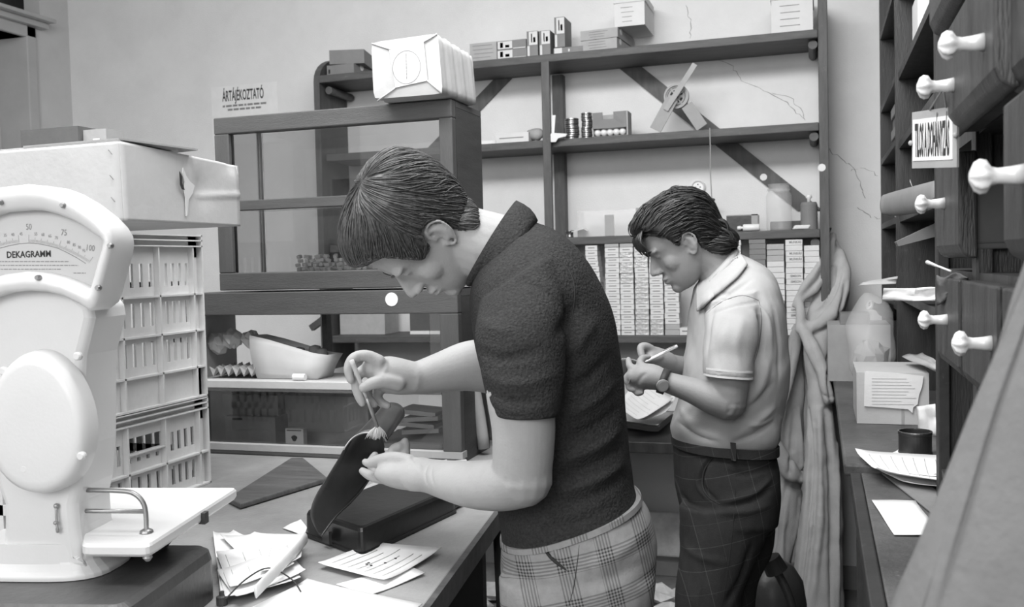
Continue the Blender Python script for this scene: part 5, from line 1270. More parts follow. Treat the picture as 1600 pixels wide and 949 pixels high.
class Head:
    def __init__(s,ear,d,th,scale=1.,roll=0,yaw=0):
        t=math.radians(th); s.f=RGT*math.cos(math.pi+t)+UPV*math.sin(math.pi+t); s.u=RGT*math.cos(math.pi/2+t)+UPV*math.sin(math.pi/2+t); s.s=-FWD
        if yaw:
            a=math.radians(yaw); s.f,s.s=s.f*math.cos(a)+s.s*math.sin(a),s.s*math.cos(a)-s.f*math.sin(a)
        if roll:
            a=math.radians(roll); s.u,s.s=s.u*math.cos(a)+s.s*math.sin(a),s.s*math.cos(a)-s.u*math.sin(a)
        s.k=scale; s.o=D(ear[0],ear[1],d-.078*scale)-s.f*(-.005*scale)-s.u*(.105*scale)-s.s*.078*scale
    def p(s,f,u,w=0): return s.o+(s.f*f+s.u*u+s.s*w)*s.k
    def loc(s,v): q=(np.asarray(v)-s.o)/s.k; return q@s.f,q@s.u,q@s.s
    def build(s,mb,thin=1.):
        secs=[(.237,.02,-.03,.012),(.231,.048,-.06,.044),(.215,.074,-.086,.060),(.19,.089,-.098,.071),(.165,.095,-.102,.076),(.14,.096,-.101,.077),(.12,.090,-.096,.074),(.10,.088,-.088,.071),(.08,.087,-.075,.068),(.06,.086,-.055,.063),(.04,.084,-.035,.056),(.022,.080,-.012,.045),(.008,.072,.012,.030),(.002,.06,.03,.015)]
        S_,_=cr_path([np.array(q) for q in secs],[0]*len(secs),3); G=[]
        for u,a,b,w in S_:
            c=(a+b)/2; h=(a-b)/2; row=[]
            for k in range(40):
                q=2*math.pi*k/40; ca,sa=math.cos(q),math.sin(q); e=.88; ww=w*(1-.10*max(ca,0)**2)
                row.append(s.p(c+h*math.copysign(abs(ca)**e,ca),u,ww*math.copysign(abs(sa)**e,sa)))
            G.append(row)
        mb.grid(G,closed=True); mb.add(G[0],[tuple(range(40))]); mb.add(G[-1],[tuple(range(40))[::-1]])
        F_,U_,S3=s.f*s.k,s.u*s.k,s.s*s.k
        # nose
        mb.tube([s.p(.084,.134),s.p(.094,.116),s.p(.104,.098),s.p(.109,.088)],[.007*s.k,.0080*s.k,.0095*s.k,.0100*s.k],14,sub=3)
        mb.ell(s.p(.109,.086),F_*.0105,U_*.0095,S3*.012,14).ell(s.p(.086,.096),F_*.020,U_*.026,S3*.0145,16).ell(s.p(.073,.052),F_*.019,U_*.024,S3*.030,16)
        for q in (1,-1):
            mb.ell(s.p(.097,.081,.0115*q),F_*.012,U_*.008,S3*.008,12)
            mb.ell(s.p(.083,.139,.030*q),F_*.013,U_*.009,S3*.024,14)      # brow ridge
            mb.ell(s.p(.078,.121,.030*q),F_*.011,U_*.008,S3*.013,14)     # closed lids
            mb.ell(s.p(.050,.090,.040*q),F_*.028,U_*.030,S3*.025,14)      # cheekbone
            # ear
            e=[(.012,.004,.074),(.014,.020,.078),(.006,.033,.082),(-.009,.033,.086),(-.019,.020,.089),(-.018,.002,.087),(-.010,-.014,.082),(-.002,-.026,.078),(.006,-.024,.076),(.010,-.012,.073)]
            mb.tube([s.p(-.005+a,.105+b,c*q) for a,b,c in e],[.0034*s.k]*10,8,sub=3)
            mb.ell(s.p(-.012,.108,.078*q),F_*.014,U_*.024,S3*.0055+F_*-.003,14)
            mb.tube([s.p(-.003,.128,.080*q),s.p(-.012,.118,.083*q),s.p(-.011,.102,.083*q),s.p(-.003,.092,.079*q)],.0028*s.k,8,sub=3)
        mb.ell(s.p(.0905,.056),F_*.009,U_*.0065,S3*.021,14); mb.ell(s.p(.088,.045),F_*.009,U_*.0065,S3*.018,14)
        mb.ell(s.p(.070,.020),F_*.018,U_*.019,S3*.026,14)
        return mb
    def carve(s,me):
        v=arr(me); f,u,w=s.loc(v); n=nrm_(me); dsp=np.zeros(len(v))
        def pit(cf,cu,cw,rf,ru,rw,h):
            q=np.exp(-(((f-cf)/rf)**2+((u-cu)/ru)**2+((np.abs(w)-cw)/rw)**2)); return h*q
        dsp+=pit(.088,.121,.030,.02,.010,.017,-.0055)+pit(.085,.122,.031,.02,.006,.011,.0035)
        dsp+=pit(.094,.0505,.0,.03,.0022,.020,-.0035)+pit(.105,.072,.010,.008,.004,.005,-.004)
        dsp+=pit(.085,.070,.030,.02,.012,.006,-.0018)
        dsp+=pit(.0,.109,.078,.007,.010,.02,-.004)
        put(me,v+n*dsp[:,None]*s.k)
def hair(head,me,hl,thick,flow,m,parent,nst=900,L=14,step=.004,r=.0011,tuft=(),seed=1,lift=.0025):
    "hair mass grown from the scalp inside the hairline, with strands along the flow"
    rg=np.random.default_rng(seed); v=arr(me); n=nrm_(me); f,u,w=head.loc(v)
    mask=hl(f,u,w); keep=mask>0
    th=thick(f,u,w)*np.clip(mask/.016,0,1)**.6
    nv=v+n*(th*keep)[:,None]-n*(.003*(~keep))[:,None]
    idx=-np.ones(len(v),int); faces=[tuple(p.vertices) for p in me.polygons]; fs=[t for t in faces if all(keep[i] for i in t)]
    used=sorted({i for t in fs for i in t}); idx[used]=range(len(used)); inner=(v-n*.001)[used]; outer=nv[used]
    mb=MB(); k=len(used); mb.add(outer,[tuple(idx[i] for i in t) for t in fs])
    # rim closing the mass down to the skin
    from collections import Counter
    ec=Counter(); 
    for t in fs:
        for a,b in zip(t,t[1:]+t[:1]): ec[(min(a,b),max(a,b))]+=1
    rim=[e for e,c in ec.items() if c==1]; b0=len(mb.v); mb.v+=[tuple(q) for q in inner]; 
    for a,b in rim: mb.f.append((idx[a],idx[b],b0+idx[b],b0+idx[a])); mb.m.append(0)
    bv=BVHTree.FromPolygons(outer.tolist(),[tuple(idx[i] for i in t) for t in fs])
    uo=rg.integers(0,k,nst)
    for i in uo:
        p=outer[i].copy(); path=[]; off=rg.uniform(.0002,lift); LL=int(L*rg.uniform(.6,1.3)); wob=rg.normal(0,.10); 
        for j in range(LL):
            hit=bv.find_nearest(Vector(p)); 
            if hit[0] is None: break
            q=np.array(hit[0]); nn=np.array(hit[1]); lf,lu,lw=head.loc(q); 
            if np.dot(nn,q-head.p(-.005,.15,0))<0: nn=-nn
            path.append(q+nn*off*(.4+.6*math.sin(math.pi*min(1,(j+1)/LL)))) 
            df,du,dw=flow(lf,lu,lw); dvec=head.f*(df-du*wob)+head.u*(du+df*wob)+head.s*dw
            dvec=dvec-nn*np.dot(dvec,nn); l=np.linalg.norm(dvec)
            if l<1e-5: break
            p=q+dvec/l*step
            if np.linalg.norm(p-q)<1e-6 or (len(path)>2 and np.linalg.norm(path[-1]-path[-2])<step*.25): break
        if len(path)>3:
            nn_=len(path); mb.tube(path,[r*rg.uniform(.7,1.3)*(.25+.75*math.sin(math.pi*(jj+.4)/nn_)) for jj in range(nn_)],5,cap=False)
    for P,R_ in tuft: mb.tube(P,R_,7,sub=5)
    o=mb.build('hair',m,parent,smooth=True); return o
def person(loc,label,name='person'): return thing(name,label,'person',loc,'shop workers')
# ---------------------------------------------------------------- the man in the polo shirt
dM=1.64
h1=Head((692,368),dM,66,.945,roll=25)
gx=D(880,900,dM); per1=person((gx[0],gx[1],0),'person in dark polo and checked trousers, bent over the counter with a brush')
torso1=[(742,430,822,345,1.64,.07),(738,470,872,366,1.64,.15),(745,520,915,412,1.64,.185),(757,580,950,485,1.64,.185),(765,640,965,560,1.64,.17),(772,700,972,640,1.64,.155),(778,765,980,715,1.64,.15),(787,830,986,775,1.64,.155)]
legs1=[(788,850,1010,800,1.64,.165),(788,900,1017,855,1.64,.175),(796,960,1004,920,1.64,.175)]
def leg(mb,x0,x1,d,ys,grow=0):
    secs=[]
    for y,a,b in ys: secs.append((a,y,b,y,d,.082+grow*0))
    loft(mb,secs,24,4,2.1,grow); return mb
body=MB(); h1.build(body)
limb(body,[(712,368,1.64,50,.056),(745,380,1.64,54,.060),(790,398,1.64,60,.066),(815,410,1.64,60,.07)])
loft(body,torso1,grow=-.012); loft(body,legs1,grow=-.012)
for dd in (1.55,1.74): 
    leg(body,0,0,dd,[(930,802,1000),(1050,815,985),(1200,835,965),(1330,845,950),(1450,838,955),(1600,850,935),(1735,862,925)],-.012)
    limb(body,[(895,1760,dd,34),(850,1772,dd,26),(800,1780,dd,18,.04)])
# near arm (left)
limb(body,[(815,470,1.54,44,.045),(812,530,1.485,50,.05),(812,600,1.44,54,.052),(818,670,1.44,50,.048),(816,735,1.45,47,.045)],n=28)
limb(body,[(817,745,1.45,48,.046),(785,757,1.48,41,.044),(740,757,1.54,36,.041),(700,750,1.60,29,.036),(672,744,1.645,25,.032),(650,741,1.67,25,.036)],n=28)
limb(body,[(660,742,1.665,25,.037),(638,740,1.69,25,.042),(618,737,1.705,22,.044),(604,735,1.715,15,.038)],n=24)
def finger(mb,pts,r): limb(mb,[(x,y,d,rr) for (x,y,d),rr in zip(pts,r)],n=14,sub=4)
finger(body,[(640,722,1.675),(615,716,1.69),(594,719,1.70),(578,724,1.71),(570,722,1.715)],[12,10.5,9.5,8,5.5])      # thumb under the arch
finger(body,[(612,748,1.70),(592,748,1.72),(576,742,1.735),(566,736,1.745)],[9.5,8.5,8,6])                                   # index
finger(body,[(606,738,1.73),(588,735,1.755),(580,724,1.77),(586,712,1.775)],[9,8.5,8,6.5])
finger(body,[(618,728,1.745),(612,714,1.765),(616,703,1.775),(624,699,1.775)],[9.5,9,9,8.5])
finger(body,[(632,726,1.755),(634,708,1.775),(634,696,1.78),(633,690,1.78)],[8.5,7.5,7,6.5])
# far arm (right)
limb(body,[(815,470,1.76,44,.045),(820,530,1.84,48,.05),(810,590,1.87,46,.05)],n=24)
limb(body,[(815,590,1.87,46,.048),(775,575,1.86,43,.046),(735,572,1.84,40,.043),(690,582,1.82,32,.037),(655,590,1.80,26,.032),(640,591,1.79,25,.034)],n=28)
limb(body,[(645,591,1.795,26,.034),(620,588,1.785,29,.040),(598,582,1.775,27,.040),(584,575,1.77,19,.034)],n=24)
finger(body,[(592,565,1.745),(572,556,1.74),(553,560,1.735),(545,576,1.735),(548,594,1.735)],[11,9.5,9,8.5,6.5])               # index curled over the brush
finger(body,[(622,600,1.75),(600,596,1.735),(580,600,1.725),(568,606,1.722)],[12,11,10,8])                                     # thumb
finger(body,[(588,575,1.775),(566,580,1.765),(556,596,1.75),(560,616,1.745),(566,630,1.745)],[10,9,8.5,8,6.5])
finger(body,[(594,588,1.79),(576,604,1.785),(574,620,1.775),(585,632,1.77)],[10,8.5,8,6.5])
finger(body,[(604,600,1.80),(590,616,1.80),(594,628,1.795),(606,634,1.79)],[9,8,7.5,6])
bm1=remesh(body,'body',.0031,3,.5); h1.carve(bm1)
creases(bm1,[([(640,712),(652,722),(658,736)],.004,-.0025),([(668,728),(664,742),(668,758)],.003,-.0016),([(676,728),(674,742),(678,758)],.003,-.0014),([(578,556),(586,566),(588,578)],.004,-.002),([(560,556),(566,566)],.003,-.0015),([(604,556),(603,575),(595,590)],.004,.002),([(745,395),(752,420),(758,440)],.004,-.003)])
hm=bm1.copy(); b1o=obj_from(bm1,'body',M['skin'],per1)
def cropmesh(me,head,rad=.19):
    v=arr(me); c=head.p(0,.12,0); keep=np.linalg.norm(v-c,axis=1)<rad; bm=bmesh.new(); bm.from_mesh(me); bm.verts.ensure_lookup_table()
    bmesh.ops.delete(bm,geom=[bm.verts[i] for i in np.where(~keep)[0]],context='VERTS'); out=bpy.data.meshes.new('h'); bm.to_mesh(out); bm.free(); return out
hm=cropmesh(hm,h1)
def lerp(x,xs,ys): return np.interp(x,xs,ys)
def hl1(f,u,w):
    # height of the hairline above the face for each front-back position
    line=lerp(f,[-.12,-.068,-.043,-.024,-.020,.004,.020,.044,.052,.060,.075,.093,.12],[.052,.055,.052,.075,.12,.140,.116,.118,.142,.172,.182,.186,.183])
    ear=np.where((np.abs(w)>.072)&(np.hypot((f+.005)/.025,(u-.105)/.040)<1),-.02,1)
    return np.where(ear<0,-1,np.minimum(u-line,.03))
def thk1(f,u,w): return .009+.010*np.clip((u-.13)/.08,0,1)+.006*np.clip((f-.03)/.06,0,1)+.005*np.clip((-f-.05)/.04,0,1)
WP=(-.045,.232,.012)
def flow1(f,u,w):
    df,du,dw=f-WP[0],u-WP[1],w-WP[2]; l=math.sqrt(df*df+du*du+dw*dw)+1e-6; df/=l;du/=l;dw/=l
    if f<.02: df-=.45
    return df,du,dw
# a fringe of locks falling forward over the brow
tf=[]
rr=np.random.default_rng(5)
for k in range(70):
    s_=rr.uniform(-.06,.06); a=h1.p(.075+rr.uniform(-.02,.02),.222,s_*.7); b=h1.p(.118+rr.uniform(-.006,.006),.200,s_); c=h1.p(.130+rr.uniform(-.006,.004),.172+rr.uniform(-.006,.006),s_); e=h1.p(.116+rr.uniform(-.006,.004),.148+rr.uniform(-.006,.012),s_)
    tf.append((a,b,c,e))
hob=hair(h1,hm,hl1,thk1,flow1,M['hair'],per1,nst=2800,L=20,r=.0011,seed=2,lift=.004)
mb=MB()
# brow and lashes
mb=MB()
for q in (1,-1): mb.tube([h1.p(.096,.134,.012*q),h1.p(.096,.141,.028*q),h1.p(.086,.139,.048*q)],[.002,.003,.0015],8,sub=3)
mb.build('eyebrows',M['hair'],per1,smooth=True)
# polo shirt
sh1=MB(); loft(sh1,torso1,grow=.004)
loft(sh1,[(782,760,976,716,1.64,.150),(787,815,985,762,1.64,.156),(790,846,990,778,1.64,.160)],grow=.005)
sl=[(752,470,868,395,1.53,.075),(742,515,884,480,1.475,.078),(748,570,884,560,1.455,.074),(758,620,880,615,1.445,.068),(769,652,875,650,1.442,.066)]
loft(sh1,sl,n=30)
loft(sh1,[(752,470,868,395,1.76,.07),(745,510,880,470,1.83,.07),(752,560,878,540,1.87,.066)],n=30)
m1_=remesh(sh1,'polo_shirt',.0042,6,.6)
creases(m1_,[([(884,470),(890,540),(884,600),(878,650)],.010,-.012),([(745,548),(775,560),(812,556),(845,545)],.008,-.005),([(752,585),(790,600),(830,598),(870,585)],.008,.004),([(758,612),(800,628),(850,622)],.006,-.004),
 ([(905,470),(890,500),(870,525)],.012,-.008),([(930,500),(905,535),(885,560)],.010,.006),([(950,560),(920,590),(890,610)],.010,-.007),
 ([(960,600),(925,630),(885,650)],.010,.006),([(965,640),(930,668),(880,690)],.010,-.007),([(968,672),(930,700),(870,725)],.009,.007),([(972,700),(930,728),(865,752)],.009,-.007),([(975,725),(930,752),(860,772)],.008,.006),([(978,745),(935,772),(870,795)],.008,-.006),
 ([(800,750),(850,790),(900,800)],.01,.004),([(795,800),(850,825),(910,815),(960,790)],.006,-.003),([(750,500),(775,515),(800,520)],.01,.004),([(815,440),(850,455),(878,485)],.006,-.003),([(769,640),(800,652),(840,652),(872,640)],.003,-.002)])
wrinkle(m1_,.0035,seed=3)
so1=obj_from(m1_,'polo_shirt',M['polo'],per1); bp1=bvh_of(so1)
ribbon(bp1,[(838,390),(868,402),(890,425),(898,460),(890,520),(884,580),(878,640)],.0011,1.5,.0,'sleeve_seam',M['ink'],per1)
# folded collar: a stand rising from the neck and a fall lying over it
def collar(loopA,loopB,dA,tA,dB,tB,name,m,parent,n=48,thick=.004,openf=.0):
    "A: inner top edge (front px, back px), B: outer fall edge; both rings round the neck"
    def ring(Lp,Rp,d,t,k,sag=0):
        a=D(*Lp,d); b=D(*Rp,d); c=(a+b)/2; h=(a-b)/2; q=2*math.pi*k/n; return c+h*math.cos(q)+FWD*t*math.sin(q)*-1
    G=[]
    ks=[k for k in range(n+1)]
    for lv in np.linspace(0,1,5):
        row=[]
        for k in ks:
            kk=openf*n/2+(k/n)*(n-openf*n)
            p=ring(loopA[0],loopA[1],dA,tA,kk); q=ring(loopB[0],loopB[1],dB,tB,kk); c=p*(1-lv)+q*lv
            out=(q-D((loopA[0][0]+loopA[1][0])/2,(loopA[0][1]+loopA[1][1])/2,dA)); out/=np.linalg.norm(out); c=c+out*.006*math.sin(math.pi*lv)
            row.append(c)
        G.append(row)
    return MB().grid(G).build(name,m,parent,smooth=True,solid=thick)
collar(((731,438),(806,316)),((766,456),(838,346)),1.64,.072,1.64,.098,'collar',M['polo'],per1,openf=.03,thick=.006)
collar(((738,446),(822,340)),((731,438),(806,316)),1.64,.076,1.64,.071,'collar_stand',M['polo'],per1,openf=.02,thick=.004)
# trousers
t1=MB(); loft(t1,[(786,842,990,772,1.64,.160)]+legs1,grow=.006)
for dd in (1.55,1.74): leg(t1,0,0,dd,[(900,790,1012),(1050,800,1000),(1200,822,980),(1330,832,965),(1450,825,968),(1600,828,962),(1730,830,960)],.012)
m_=remesh(t1,'trousers',.006,5,.6)
creases(m_,[([(846,846),(858,868),(885,890)],.004,-.006),([(852,842),(868,864),(892,884)],.004,.004),([(1012,830),(960,870),(900,890)],.010,.005),([(1010,880),(950,905),(890,920)],.010,-.005),([(800,880),(840,900),(880,905)],.008,.004),([(800,920),(850,930),(900,949)],.01,-.004),([(930,810),(925,860),(920,949)],.004,-.002)])
wrinkle(m_,.004,seed=6)
tr1=obj_from(m_,'trousers',M['check'],per1); bt1=bvh_of(tr1)
ribbon(bt1,[(846,848),(856,866),(870,880),(886,892)],.0032,1.5,.0,'pocket_opening',M['ink'],per1)
ribbon(bt1,[(905,852),(902,880),(896,920),(888,949)],.0008,1.5,.0,'side_seam',M['ink'],per1)
mb=MB()
for k in range(0,40):
    pass
loft(mb,[(788,838,992,768,1.64,.160),(788,846,994,776,1.64,.161)],grow=.008,sub=2); mb.build('waistband',M['check'],per1,smooth=True)
def shoe(parent,x,dd,y=1782):
    p=D(x,y,dd); g=MB(); f_=-RGT.copy(); f_[2]=0; f_/=np.linalg.norm(f_); s_=np.cross(f_,(0,0,1)); rings=[]
    for z,k in ((.001,1.0),(.022,1.0),(.05,.86),(.075,.6)):
        rg_=[]
        for i in range(28):
            a=2*math.pi*i/28; rg_.append(np.array([p[0],p[1],0])+f_*(.05-.05*(1-k)+.145*k*math.cos(a)*(1 if k>.8 else .62))+s_*.046*k*math.sin(a)+np.array([0,0,z]))
        rings.append(rg_)
    g.grid(rings,closed=True); g.add(rings[0],[tuple(range(28))[::-1]]); g.add(rings[-1],[tuple(range(28))]); g.build('shoe',M['black'],parent,smooth=False,bevel=.004)
# brush held in the far hand
br=thing('glue_brush','small brush with pale handle and bristles held over the metal cover','brush',D(595,690,1.79))
MB().tube([D(549,563,1.715),D(560,590,1.722),D(573,622,1.74)],[.0045,.0040,.0032],10,sub=3).build('handle',M['carton'],br,smooth=True)
MB().tube([D(573,622,1.74),D(590,668,1.775)],[.0034,.0038],12).build('ferrule',M['steel'],br,smooth=True)
mb=MB(); rr=np.random.default_rng(9)
for k in range(90):
    a=rr.uniform(0,6.28); q=rr.uniform(0,1)**.5; s0=D(590,667,1.775)+(RGT*math.cos(a)+FWD*math.sin(a))*.0038*q; e=D(588+rr.uniform(-4,4),684+rr.uniform(-3,3),1.782)+(RGT*math.cos(a)*.018+FWD*math.sin(a)*.014)*q; mb.tube([s0,s0*.5+e*.5+RGT*math.cos(a)*.003*q,e],[.0008,.0008,.0003],5)
mb.build('bristles',M['packw'],br,smooth=True)
# ---------------------------------------------------------------- the man in the light shirt
d2=2.55
h2=Head((1079,383),d2,31,.95)
gx=D(1140,900,d2); per2=person((gx[0],gx[1],0),'person in light short sleeved shirt and dark trousers, writing on a slip of paper')
torso2=[(1088,448,1150,398,2.55,.07),(1086,478,1190,425,2.55,.15),(1082,515,1212,465,2.55,.19),(1076,560,1221,530,2.55,.19),(1070,610,1222,600,2.55,.17),(1060,655,1210,660,2.55,.155),(1057,690,1202,692,2.55,.155)]
legs2=[(1058,700,1204,700,2.55,.16),(1062,745,1210,748,2.55,.17),(1070,800,1203,812,2.55,.17)]
b2=MB(); h2.build(b2)
limb(b2,[(1095,392,2.55,33,.058),(1118,410,2.55,35,.06),(1130,430,2.55,38,.068)])
loft(b2,torso2,grow=-.012); loft(b2,legs2,grow=-.012)
LG=[[(790,1068,1204),(850,1068,1185),(900,1064,1160),(949,1062,1148),(1050,1060,1140),(1150,1066,1140),(1228,1085,1130)],[(790,1075,1208),(850,1090,1200),(900,1085,1180),(949,1082,1172),(1050,1085,1165),(1150,1092,1160),(1225,1105,1150)]]
for dd,ys in ((2.47,LG[0]),(2.64,LG[1])):
    leg(b2,0,0,dd,ys,-.012); limb(b2,[(1110,1235,dd,22),(1085,1240,dd,16),(1060,1243,dd,12,.04)])
limb(b2,[(1148,495,2.43,26,.045),(1140,545,2.385,29,.05),(1140,590,2.36,30,.052),(1138,625,2.36,28,.05)],n=24)
limb(b2,[(1138,628,2.36,29,.050),(1112,622,2.37,25,.046),(1080,610,2.38,20,.038),(1050,600,2.39,17,.032),(1034,595,2.395,16,.032)],n=24)
limb(b2,[(1038,596,2.395,16.5,.033),(1022,590,2.40,20,.036),(1004,588,2.41,20,.038),(992,588,2.415,14,.03)],n=22)
fg=lambda pts,r: finger(b2,pts,r)
fg([(1006,575,2.40),(1000,568,2.42),(1004,560,2.44),(1014,558,2.45)],[7,6,5.5,4])
fg([(992,578,2.41),(984,572,2.43),(982,562,2.45)],[6.5,6,4.5])
fg([(990,586,2.41),(981,588,2.42),(979,596,2.42),(986,600,2.415)],[6.5,6,5.5,4.5])
fg([(994,596,2.41),(984,600,2.42),(984,607,2.42),(991,609,2.41)],[6.5,6,5.5,4.5])
fg([(1002,604,2.41),(994,609,2.42),(996,615,2.41),(1003,614,2.40)],[6,5.5,5,4])
limb(b2,[(1150,490,2.66,26,.045),(1140,540,2.70,28,.045),(1125,600,2.70,27,.045)],n=22)
limb(b2,[(1125,600,2.70,27,.045),(1085,582,2.66,22,.038),(1055,572,2.60,17,.032),(1040,566,2.57,15.5,.03)],n=22)
limb(b2,[(1044,567,2.575,16,.03),(1030,562,2.55,18,.034),(1016,556,2.53,16,.034)],n=22)
fg([(1022,549,2.52),(1010,541,2.505),(1001,543,2.50),(1003,556,2.49),(1008,564,2.485)],[7,6,6,5.5,4])
fg([(1030,558,2.515),(1018,562,2.50),(1008,564,2.49)],[7.5,6.5,5])
fg([(1016,552,2.54),(1006,552,2.53),(1004,562,2.52),(1012,569,2.52)],[6.5,6,5.5,4.5])
fg([(1020,562,2.555),(1012,568,2.55),(1016,576,2.545),(1024,577,2.54)],[6.5,5.5,5,4.5])
fg([(1028,568,2.57),(1022,577,2.565),(1028,582,2.56),(1034,581,2.555)],[6,5,5,4])
bm2=remesh(b2,'body',.0034,3,.5); h2.carve(bm2)
creases(bm2,[([(1010,583),(1002,590),(996,600)],.005,-.003),([(1130,655),(1145,645),(1150,630)],.006,.002)])
hm=bm2.copy(); b2o=obj_from(bm2,'body',M['skin2'],per2); hm=cropmesh(hm,h2)
def hl2(f,u,w):
    line=lerp(f,[-.12,-.095,-.07,-.045,-.028,-.022,.004,.014,.026,.05,.072,.085,.11],[.035,.030,.035,.055,.085,.125,.146,.125,.120,.168,.190,.188,.184])
    ear=np.where((np.abs(w)>.072)&(np.hypot((f+.005)/.025,(u-.105)/.040)<1),-.02,1)
    return np.where(ear<0,-1,np.minimum(u-line,.03))
def thk2(f,u,w): return .012+.012*np.clip((u-.14)/.06,0,1)+.018*np.clip((-f-.045)/.04,0,1)*np.clip(1.4-(u-.05)/.12,0,1)+.008*np.clip((f-.06)/.04,0,1)
def flow2(f,u,w): return -.9-.3*math.sin(40*u),(.35 if f>.03 else -.1-.9*max(0,-f-.02)/.08),0
rr=np.random.default_rng(11)
TF=[]
for k in range(46):
    s_=rr.uniform(-.06,.07); a=h2.p(.085,.205,s_*.8); b=h2.p(.106,.188+rr.uniform(-.01,.005),s_); e=h2.p(.102+rr.uniform(-.004,.006),.158+rr.uniform(-.016,.01),s_); TF.append(([a,b,e],[.003,.0035,.0006]))
for k in range(60):
    s_=rr.uniform(-.075,.078); z=rr.uniform(.035,.11); a=h2.p(-.085,z+.05,s_*.7); b=h2.p(-.112-rr.uniform(0,.012),z+.01,s_*.8); e=h2.p(-.106-rr.uniform(0,.02),z-.022,s_*.85); TF.append(([a,b,e],[.003,.0045,.0008]))
for k in range(14):
    s_=rr.uniform(-.04,.06); f0=rr.uniform(-.05,.07); a=h2.p(f0,.235,s_); b=h2.p(f0-.012,.258+rr.uniform(0,.008),s_); e=h2.p(f0-.036,.254+rr.uniform(-.006,.01),s_); TF.append(([a,b,e],[.003,.002,.0006]))
hair(h2,hm,hl2,thk2,flow2,M['hair2'],per2,nst=1500,L=12,step=.0045,r=.0016,seed=4,lift=.007,tuft=TF)
mb=MB()
for q in (1,-1): mb.tube([h2.p(.096,.134,.012*q),h2.p(.0975,.143,.028*q),h2.p(.086,.140,.048*q)],[.0022,.0036,.0018],8,sub=3)
mb.build('eyebrows',M['hair2'],per2,smooth=True)
s2=MB(); loft(s2,torso2,grow=.006)
loft(s2,[(1058,650,1212,652,2.55,.160),(1053,672,1211,680,2.55,.164),(1058,690,1204,694,2.55,.160)],grow=.003)
loft(s2,[(1104,470,1186,450,2.43,.07),(1102,510,1186,500,2.385,.074),(1101,550,1180,552,2.37,.070),(1103,585,1172,590,2.36,.066)],n=30)
loft(s2,[(1100,470,1180,450,2.66,.07),(1085,515,1165,510,2.71,.066),(1070,560,1140,562,2.70,.060),(1066,594,1120,600,2.69,.055)],n=30)
m_=remesh(s2,'light_shirt',.0048,5,.6)
creases(m_,[([(1186,490),(1190,530),(1180,570)],.010,-.014),([(1180,470),(1200,500),(1206,560)],.008,.006),([(1200,560),(1190,600),(1170,630)],.012,.008),([(1205,600),(1185,625),(1160,645)],.008,-.006),([(1208,640),(1180,660),(1150,680)],.010,.008),([(1205,660),(1175,680),(1145,690)],.006,-.006),
 ([(1065,640),(1090,670),(1130,685)],.008,.005),([(1062,660),(1090,680),(1120,690)],.006,-.005),([(1115,480),(1108,520),(1106,560)],.008,-.005),([(1160,500),(1150,540),(1156,575)],.01,.004),([(1130,500),(1120,540),(1124,580)],.008,-.004),([(1120,450),(1150,470),(1180,485)],.006,-.003),([(1210,480),(1218,540),(1214,600)],.008,-.005),([(1150,655),(1180,665),(1205,655)],.006,.006)])
creases(m_,[([(1098,488),(1130,466),(1172,438)],.006,-.007),([(1190,470),(1150,478),(1110,492)],.004,-.003)]); wrinkle(m_,.0065,seed=5)
ls=obj_from(m_,'light_shirt',M['shirt'],per2)
bs2=bvh_of(ls)
patch(bs2,[(1146,384),(1128,397),(1108,420),(1091,446)],[(1168,418),(1152,438),(1124,462),(1094,488)],2.46,.009,'collar',M['shirt'],per2)
collar(((1090,448),(1146,386)),((1088,456),(1150,398)),2.55,.066,2.55,.080,'collar_stand',M['shirt'],per2,openf=.06,thick=.005)
M['seam']=mat('seam_shadow',.16,.9)
ribbon(bs2,[(1186,470),(1190,500),(1186,540),(1178,568)],.0012,2.4,.000,'sleeve_seam',M['seam'],per2)
ribbon(bs2,[(1186,470),(1160,462),(1128,472),(1104,490)],.0010,2.4,.0002,'yoke_seam',M['seam'],per2)
for yy in (586,576):
    mb=MB(); mb2_=[]; loft(mb,[(1102,yy-2,1173,yy+3,2.362,.068),(1102,yy+1,1173,yy+6,2.362,.068)],n=30,sub=2,grow=.0025); mb.build('sleeve_trim',M['boxw'],per2,smooth=True)
mb=MB(); loft(mb,[(1068,580,1106,588,2.56,.03),(1070,598,1108,600,2.555,.034)],n=24,sub=4); mb.v=[tuple(np.array(q)+FWD*.003*math.sin(300*q[2])) for q in mb.v]
mb.build('rolled_cuff',M['shirt'],per2,smooth=True)
# chest pocket behind the arm
MB().prism([D(x,y,2.345) for x,y in ((1086,540),(1100,540),(1101,582),(1086,582))],FWD*.003).v
t2=MB(); loft(t2,[(1056,684,1206,692,2.55,.162)]+legs2,grow=.006)
for dd,ys in ((2.47,LG[0]),(2.64,LG[1])): leg(t2,0,0,dd,ys,.010)
m_=remesh(t2,'trousers',.006,5,.6)
creases(m_,[([(1112,716),(1100,735),(1098,760),(1124,788)],.005,-.010),([(1106,714),(1094,735),(1092,762),(1118,790)],.005,.006),([(1208,745),(1180,770),(1130,785)],.008,.006),([(1205,765),(1170,785),(1125,792)],.006,-.006),([(1200,790),(1165,800),(1120,802)],.007,.005),([(1130,740),(1170,742),(1205,730)],.006,-.004),([(1066,770),(1080,790),(1110,800)],.008,-.005),([(1095,830),(1096,890),(1090,949)],.004,.003),([(1175,850),(1160,900),(1135,945)],.01,-.008),([(1064,850),(1090,870),(1130,880)],.01,.004)])
wrinkle(m_,.0055,seed=9)
tz2=obj_from(m_,'trousers',M['darkcheck'],per2); bt2=bvh_of(tz2)
ribbon(bt2,[(1113,716),(1101,735),(1098,760),(1108,778),(1126,789)],.0035,2.4,.0,'pocket_opening',M['ink'],per2)
ribbon(bt2,[(1150,722),(1148,790),(1140,870),(1128,949)],.0009,2.4,.0,'side_seam',M['ink'],per2)
